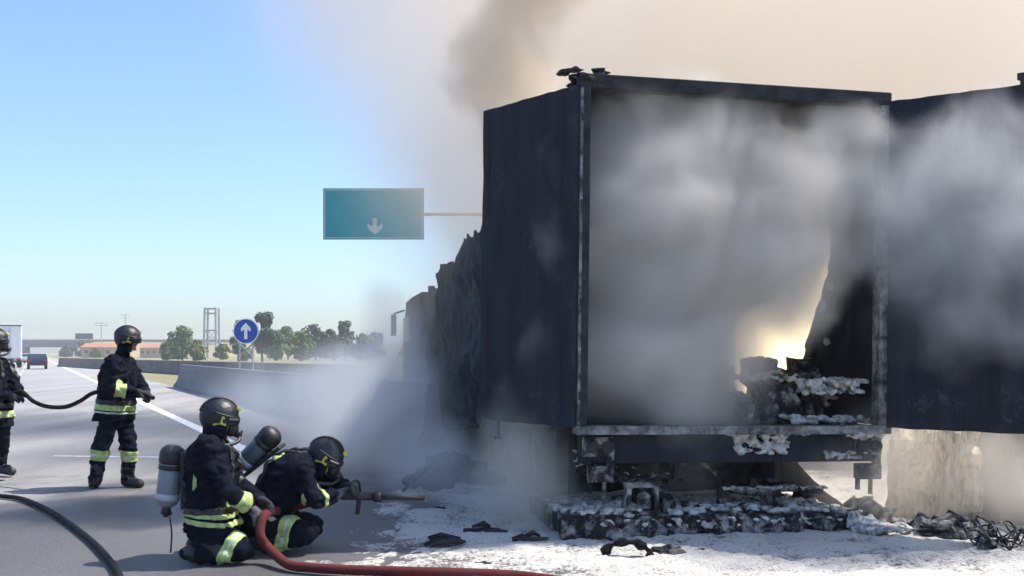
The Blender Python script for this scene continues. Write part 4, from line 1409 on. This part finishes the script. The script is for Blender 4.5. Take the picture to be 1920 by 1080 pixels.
# 2: the man cut by the left edge
D2 = 12.0
def q2(x, y, o=0.0): return pt(x, y, D2 + o)
J = dict(head=q2(-8, 640), neck=q2(-12, 664), chest=q2(-10, 705), pelvis=q2(-12, 775), shR=q2(-22, 684, -.2), shL=q2(10, 688, .17),
         elR=q2(-10, 738, -.24), wrR=q2(22, 742, -.14), elL=q2(26, 716, .10), wrL=q2(36, 738, -.04),
         hiR=q2(-22, 790, -.1), hiL=q2(2, 790, .08), knR=q2(-32, 850, -.1), anR=q2(-28, 898, -.08), toR=q2(0, 908, -.10),
         knL=q2(4, 835, .25), anL=q2(0, 874, .35), toL=q2(22, 884, .25))
p2, coat2 = person('firefighter half cut off by the left edge, holding the black hose', Vector((q2(-12, HY).x, D2, 0)), J, Vector((.95, .2, -.05)), (0, 0, 1),
    (q2(-12, 800), Vector((0, 0, -1))),
    [('coat', q2(-12, 777), (0, 0, 1), .075, .42, 'band'), ('coat', q2(-12, 777), (0, 0, 1), .03, .43, 'silver')],
    True, 5.1, [('R', (.3, .5, -1), M['glove']), ('L', (.2, -1, -.4), M['glove'])], hips=.115, bulk=1.1)

# 3: kneeling at the left, upright, air cylinder on his back
D3 = 7.40
def q3(x, y, o=0.0): return pt(x, y, D3 + o)
J = dict(head=q3(412, 786), neck=q3(404, 815), chest=q3(397, 868), pelvis=q3(398, 975), shR=q3(388, 842, -.2), shL=q3(412, 846, .2),
         elR=q3(425, 920, -.27), wrR=q3(474, 957, -.13), elL=q3(450, 915, .15), wrL=q3(492, 940, .02),
         hiR=q3(385, 995, -.12), hiL=q3(405, 992, .12), knR=q3(455, 1030, -.20), anR=q3(372, 1038, -.24), toR=q3(352, 1036, -.22),
         knL=q3(470, 1010, .24), anL=q3(385, 1020, .26), toL=q3(362, 1018, .26))
p3, coat3 = person('kneeling firefighter sitting upright on his heels with a grey air cylinder on his back', Vector((q3(398, HY).x, D3, 0)), J, Vector((.88, .40, -.12)), (0.08, 0, 1),
    (q3(400, 992), Vector((-.05, 0, -1))),
    [('coat', q3(405, 960), (.10, 0, 1), .034, .42, 'band'), ('coat', q3(405, 974), (.14, 0, 1), .034, .42, 'band'),
     ('coat', q3(455, 943, -.19), q3(474, 957, -.13) - q3(425, 920, -.27), .10, .14, 'band'),
     ('coat', q3(362, 900, -.14), (1, .5, 0), .028, .12, 'band'),
     ('body', q3(437, 1030, -.2), q3(455, 1030, -.2) - q3(385, 995, -.12), .085, .2, 'band'), ('body', q3(437, 1030, -.2), q3(455, 1030, -.2) - q3(385, 995, -.12), .02, .21, 'silver')],
    True, 9.2, [('R', (.3, .6, -.8), M['glove_pale']), ('L', (-.1, -.8, -.5), M['glove'])], bulk=1.17)

# 4: crouching forward on the nozzle
D4 = 7.75
def q4(x, y, o=0.0): return pt(x, y, D4 + o)
J = dict(head=q4(610, 858, -.02), neck=q4(583, 866), chest=q4(545, 888), pelvis=q4(497, 962), shR=q4(562, 880, -.20), shL=q4(574, 866, .20),
         elR=q4(588, 938, -.24), wrR=q4(628, 928, -.10), elL=q4(622, 905, .20), wrL=q4(652, 913, .03),
         hiR=q4(500, 980, -.12), hiL=q4(506, 972, .13), knR=q4(574, 1000, -.22), anR=q4(505, 1018, -.20), toR=q4(478, 1018, -.2),
         knL=q4(585, 985, .24), anL=q4(510, 1005, .22), toL=q4(486, 1003, .24))
p4, coat4 = person('kneeling firefighter leaning forward to aim the nozzle at the fire', Vector((q4(530, HY).x, D4, 0)), J, Vector((.90, .10, -.42)), (.42, 0, .9),
    (q4(490, 985), Vector((-.6, 0, -.8))),
    [('coat', q4(503, 950), (.55, 0, .8), .034, .42, 'silver'), ('coat', q4(500, 866, -.2), (-.47, -.1, .88), .040, .15, 'band'),
     ('coat', q4(604, 934, -.19), q4(628, 928, -.10) - q4(588, 938, -.24), .03, .12, 'band'),
     ('coat', q4(566, 948, -.20), (1, 0, -.5), .05, .13, 'band'),
     ('body', q4(540, 1004, -.2), q4(574, 1000, -.22) - q4(500, 980, -.12), .10, .19, 'band'), ('body', q4(540, 1004, -.2), q4(574, 1000, -.22) - q4(500, 980, -.12), .02, .2, 'silver')],
    True, 14.7, [('R', (.2, .8, .4), M['glove_pale']), ('L', (.1, -.8, -.4), M['glove'])], bulk=1.2)
def scba(label, top, bot, back, r, sling=None, bottle=None):
    """air cylinder on a back plate, worn by a firefighter"""
    top, bot = Vector(top), Vector(bot)
    d = top - bot
    root = empty('air_cylinder', bot, label, 'air cylinder', 'air cylinders worn by the firefighters')
    L = d.length
    dn = d.normalized()
    def lathe(b, prof, n=24):
        u, w = frame_of(d)
        rings = [[b.verts.new(bot + dn * h * L + (u * math.cos(6.28318 * k / n) + w * math.sin(6.28318 * k / n)) * rr) for k in range(n)] for h, rr in prof]
        for p, q_ in zip(rings, rings[1:]):
            for k in range(n):
                b.faces.new((p[k], p[(k + 1) % n], q_[(k + 1) % n], q_[k]))
        b.faces.new(rings[0][::-1]); b.faces.new(rings[-1])
        bmesh.ops.recalc_face_normals(b, faces=b.faces)
    b = bmesh.new(); lathe(b, [(.0, r * .55), (.05, r * .85), (.12, r), (.74, r), (.75, r * .97)]); obj('bottle', b, bottle or M['cyl'], root, True, smooth=True)
    b = bmesh.new(); lathe(b, [(.12, r * 1.0), (.125, r * 1.03), (.22, r * 1.03), (.225, r)]); obj('pale_band', b, M['cylband'], root, True, smooth=True)
    b = bmesh.new(); lathe(b, [(.62, r), (.625, r * 1.05), (.70, r * 1.05), (.705, r)]); obj('strap', b, M['plastic'], root, True, smooth=True)
    b = bmesh.new(); lathe(b, [(.72, r * 1.02), (.76, r * 1.10), (.90, r * 1.10), (.97, r * .95), (1.03, r * .55)]); obj('end_cap', b, M['plastic'], root, True, smooth=True)
    b = bmesh.new(); lathe(b, [(-.13, r * .3), (-.12, r * .42), (-.05, r * .42), (.0, r * .3), (.02, r * .3)]); u, w = frame_of(d); tube(b, [bot - dn * .06, bot - dn * .06 + u * .09], .02, 8); obj('valve', b, M['plastic'], root, True, smooth=True)
    b = bmesh.new()
    Rm = orient(Vector(back), dn)
    box(b, bot + d * .45 + Vector(back).normalized() * r * 1.15, (r * 2.2, .03, L * .95), Rm, bev=.01); obj('back_plate', b, M['plastic'], root, True)
    if sling:
        b = bmesh.new(); tube(b, spline(sling, 5), .006, 6); obj('hanging_strap', b, M['plastic'], root, True)
    return root
scba('grey air cylinder with black cap on the back of the upright kneeling firefighter', q3(325, 838, -.05), q3(312, 950, -.05), (1, .25, 0), .083,
     [q3(318, 968, -.08), q3(322, 1000, -.09), q3(320, 1036, -.08)])
scba('dark grey air cylinder with round black end worn by the firefighter at the nozzle', q4(516, 809, -.02), q4(452, 875, .02), (.62, .05, -.78), .080, None, M['cyl_dark'])

# ------------------------------------------------------------------ hoses and nozzle
def hose(label, pts, r, m, name='fire_hose', n=8, ends=True):
    P = spline(pts, n)
    base = Vector((P[0].x, P[0].y, 0))
    root = empty(name, base, label, 'hose')
    b = bmesh.new(); tube(b, P, r, 12); obj('hose_line', b, m, root, True, smooth=True)
    if ends:
        b = bmesh.new(); d = (P[1] - P[0]).normalized(); tube(b, [P[0] - d * .05, P[0] + d * .03], r * 1.25, 12); obj('coupling', b, M['brass'], root, True)
    return root
hose('black hose sagging between the firefighter at the left edge and the standing one', [q2(50, 742, -.09), q2(26, 738, -.12), q2(42, 735, -.12), q2(62, 752, -.2), q(88, 762, .3), q(122, 763, .15), q(150, 752, .05), q(172, 738, .0), q(192, 735, -.02), q(222, 740, .0), q(252, 742, -.12), q(272, 742, -.1), q(288, 746, .0)], .024, M['blackhose'], ends=False)
hose('black hose curving over the asphalt in the lower left corner', [gp(-60, 926, .03), gp(0, 930, .03), gp(46, 937, .03), gp(100, 962, .03), gp(160, 1004, .03), gp(200, 1044, .03), gp(226, 1085, .03), gp(236, 1150, .03)], .024, M['blackhose'], ends=False)
hose('thick red hose running from the kneeling firefighters across the foam', [q4(628, 929, -.03), q4(600, 936, .06), q4(560, 948, .05), q4(530, 955, -.1), q4(512, 958, -.30), q3(496, 966, -.12), q3(489, 985, -.17), q3(489, 1006, -.2), q3(504, 1028, -.2), gp(540, 1058, .05), gp(580, 1064, .045), gp(640, 1068, .045), gp(740, 1071, .045), gp(850, 1074, .045), gp(930, 1077, .04), gp(985, 1081, .035), gp(1100, 1096, .035)], .034, M['redhose'])
nz_ = empty('hose_nozzle', q4(640, 930, -.03), 'long black branch nozzle with pistol grip held by the leaning firefighter', 'nozzle')
b = bmesh.new(); tube(b, [q4(632, 928, -.03), q4(640, 929, -.03), q4(700, 931, -.03)], [.03, .034, .03], 14); obj('barrel', b, M['plastic'], nz_, True, smooth=True)
b = bmesh.new(); tube(b, [q4(700, 931, -.03), q4(702, 931, -.03), q4(714, 932, -.03), q4(716, 932, -.03)], [.03, .042, .042, .034], 16); obj('nozzle_head', b, M['plastic'], nz_, True, smooth=True)
b = bmesh.new(); tube(b, [q4(674, 934, -.03), q4(670, 964, -.03)], [.021, .018], 10); obj('pistol_grip', b, M['plastic'], nz_, True, smooth=True)
b = bmesh.new(); tube(b, spline([q4(655, 926, -.08), q4(660, 905, -.08), q4(672, 903, -.03), q4(676, 926, .02)], 4), .010, 8); obj('shut_off_handle', b, M['plastic'], nz_, True, smooth=True)
b = bmesh.new(); tube(b, [q4(714, 932, -.03), q4(740, 932, -.03), q4(796, 934, -.03)], [.024, .021, .019], 12); obj('lance', b, M['plastic'], nz_, True, smooth=True)

# ------------------------------------------------------------------ smoke
def volmat(name, col, dens, aniso=0.2):
    m = bpy.data.materials.new(name)
    m.use_nodes = True
    nt = m.node_tree
    nt.nodes.remove(nt.nodes['Principled BSDF'])
    v = nt.nodes.new('ShaderNodeVolumePrincipled')
    v.inputs['Density Attribute'].default_value = ''
    v.inputs['Color'].default_value = (*col, 1)
    v.inputs['Density'].default_value = dens
    v.inputs['Anisotropy'].default_value = aniso
    nt.links.new(v.outputs[0], nt.nodes['Material Output'].inputs['Volume'])
    return m

def smoke(label, blobs, col, dens, nscale=.6, namp=1.0, gain=1.2, seed=0.0, aniso=.2, warp=.6, stretch=(1, 1, .7), detail=4, cap_=1.0, step=1.0, vox=.25):
    """a cloud: soft ellipsoids broken up by noise, inside a closed hull"""
    m = volmat('smoke', col, dens, aniso)
    nt = m.node_tree
    N, Lk = nt.nodes, nt.links
    pv = [n for n in N if n.type == 'PRINCIPLED_VOLUME'][0]
    pos = N.new('ShaderNodeTexCoord')
    def vm(op, a, b_=None):
        n = N.new('ShaderNodeVectorMath'); n.operation = op
        for i, x in enumerate((a, b_)):
            if x is None: continue
            if isinstance(x, (tuple, list, Vector)): n.inputs[i].default_value = x
            else: Lk.new(x, n.inputs[i])
        return n.outputs['Value'] if op in ('LENGTH', 'DOT_PRODUCT') else n.outputs[0]
    def mt(op, a, b_=None, c_=None):
        n = N.new('ShaderNodeMath'); n.operation = op
        for i, x in enumerate((a, b_, c_)):
            if x is None: continue
            if isinstance(x, (int, float)): n.inputs[i].default_value = x
            else: Lk.new(x, n.inputs[i])
        return n.outputs[0]
    def nz(vec, sc, det, off):
        n = N.new('ShaderNodeTexNoise'); n.noise_dimensions = '3D'
        n.inputs['Scale'].default_value = sc
        n.inputs['Detail'].default_value = det
        n.inputs['Roughness'].default_value = .58
        Lk.new(vm('ADD', vec, off), n.inputs['Vector'])
        return n
    P = pos.outputs['Object']
    if warp:
        w = nz(P, nscale * .8, 1, (seed * 3, 7, seed))
        P = vm('ADD', P, vm('MULTIPLY', vm('SUBTRACT', w.outputs['Color'], (.5, .5, .5)), (warp, warp, warp)))
    s = None
    for c, r, *k in blobs:
        e = mt('SUBTRACT', 1.0, vm('LENGTH', vm('DIVIDE', vm('SUBTRACT', P, c), r)))
        if k: e = mt('MULTIPLY', e, k[0])
        s = e if s is None else mt('SMOOTH_MAX', s, e, .25)
    n = nz(vm('MULTIPLY', P, stretch), nscale, detail, (seed, seed * 2, seed * 5))
    q_ = mt('ADD', mt('MULTIPLY', s, gain), mt('MULTIPLY', mt('SUBTRACT', n.outputs['Fac'], .5), namp * 2))
    # fades out before the hull
    q_ = mt('MULTIPLY', mt('MINIMUM', mt('MAXIMUM', q_, 0.0), cap_), mt('MINIMUM', mt('MAXIMUM', mt('MULTIPLY', s, 4.0), 0.0), 1.0))
    Lk.new(mt('MULTIPLY', q_, dens), pv.inputs['Density'])
    b = bmesh.new()
    mg = 1.05 + warp * .0
    for c, r, *k in blobs:
        ell(b, c, [x * mg + warp * .5 for x in r], seg=20, rings=12)
    hull = remesh(b, vox, 1)
    o = obj('smoke', hull, m)
    try:
        m.cycles.volume_step_rate = step
        o.cycles.volume_step_rate = step
    except Exception: pass
    return tag(o, label, kind='stuff')

TAN = (.855, .765, .64)
smoke('wide pale tan smoke plume filling the sky behind and above the trailer',
      [((4, 20, 6), (8.5, 8, 8)), ((1.5, 18, 5.0), (4.8, 6, 8)), ((-1.0, 24, 10.8), (6.5, 6, 6), .8), ((-.7, 19, 4.9), (1.4, 2.6, 2.7), 1.6), ((8, 22, 8), (10, 9, 9)), ((6, 16, 2.5), (6, 4, 5))], TAN, .24, .3, .9, 1.3, 3.1, .1, 1.4, step=.6, detail=6)
smoke('dense brown smoke billowing up from the rear left corner of the trailer roof',
      [((.0, 10.3, 4.1), (.65, .8, .6), 1.2), ((-.05, 10.6, 4.8), (.75, .8, .8), 1.2), ((.3, 11, 5.8), (.9, 1.0, 1.0), 1.2), ((1.0, 11, 7.2), (1.5, 1.3, 1.2))], (.955, .83, .67), 2.0, 2.0, 2.1, 1.7, 1.0, .1, .9, detail=8, step=.3, vox=.2)
smoke('grey smoke rolling out of the open rear of the trailer',
      [((1.3, 8.55, 2.6), (1.1, .5, 1.35), 1.4), ((2.0, 8.75, 2.6), (1.25, .55, 1.35), 1.4), ((2.75, 8.85, 2.95), (.8, .5, .85), 1.2), ((1.3, 8.7, 1.5), (1.2, .6, .95), 1.4), ((1.2, 9.6, 1.7), (1.1, 1.2, 1.1), 1.4)], (.87, .85, .82), 4.2, 1.5, 1.6, 1.7, 2.0, .1, .6, step=.3, detail=10, cap_=1.3)
smoke('thin bluish smoke drifting in front of the open right door',
      [((4.0, 7.85, 2.45), (1.7, .5, 1.15)), ((3.3, 8.25, 2.65), (.7, .5, .9))], (.84, .85, .86), 1.7, 1.7, 1.3, 1.2, 12.0, .1, .9, step=.35, detail=9)
smoke('bluish white smoke drifting off the burnt cab across the barrier',
      [((-1.9, 13.5, .7), (1.3, 2.6, .9)), ((-.85, 11, .4), (.7, 1.3, .55), 1.3), ((-2.7, 15, .9), (1.6, 2.8, 1.0)), ((-2.4, 19, 1.1), (1.3, 3.0, 1.1)), ((-4.2, 19, .7), (1.8, 3.5, .8), .5), ((-2.0, 17.5, 1.5), (.9, 1.5, 1.4), 1.2), ((-.5, 10.0, .25), (.8, .9, .45), 1.2)], (.985, .985, .985), .6, .9, 1.4, 1.1, 5.0, .1, .8, step=.5, detail=7)
smoke('thin warm smoke seeping from under the trailer',
      [((.2, 8.9, .5), (.6, .8, .8), 1.2), ((1.6, 9.4, .5), (1.5, 1.0, .6), .8), ((3.3, 8.9, .5), (1.0, .6, .6), 1.3), ((4.4, 8.3, .5), (1.0, .6, .6))], (.95, .89, .80), 1.5, 1.6, 1.3, 1.1, 8.0, .1, .5, step=.4, detail=6)

# the fire behind the torn wall, and the hazy summer air
def fire():
    m = volmat('fire', (.9, .8, .6), .25, 0)
    v = [n for n in m.node_tree.nodes if n.type == 'PRINCIPLED_VOLUME'][0]
    v.inputs['Emission Color'].default_value = (1.0, .78, .46, 1)
    v.inputs['Emission Strength'].default_value = .75
    b = bmesh.new()
    ell(b, (2.95, 11.3, 1.5), (.6, .6, .6)); ell(b, (3.3, 10.9, 2.4), (.5, .4, .95))
    tag(obj('fire', remesh(b, .08, 3), m), 'pale yellow fire glowing behind the torn wall inside the trailer', kind='stuff')
fire()
HAZE = bmesh.new()
box(HAZE, (-60, 430, 7.5), (1100, 900, 17.2))
hz = obj('haze', HAZE, volmat('haze', (.93, .96, 1.0), .0005, .1))
tag(hz, 'thin summer haze over the motorway', kind='stuff')
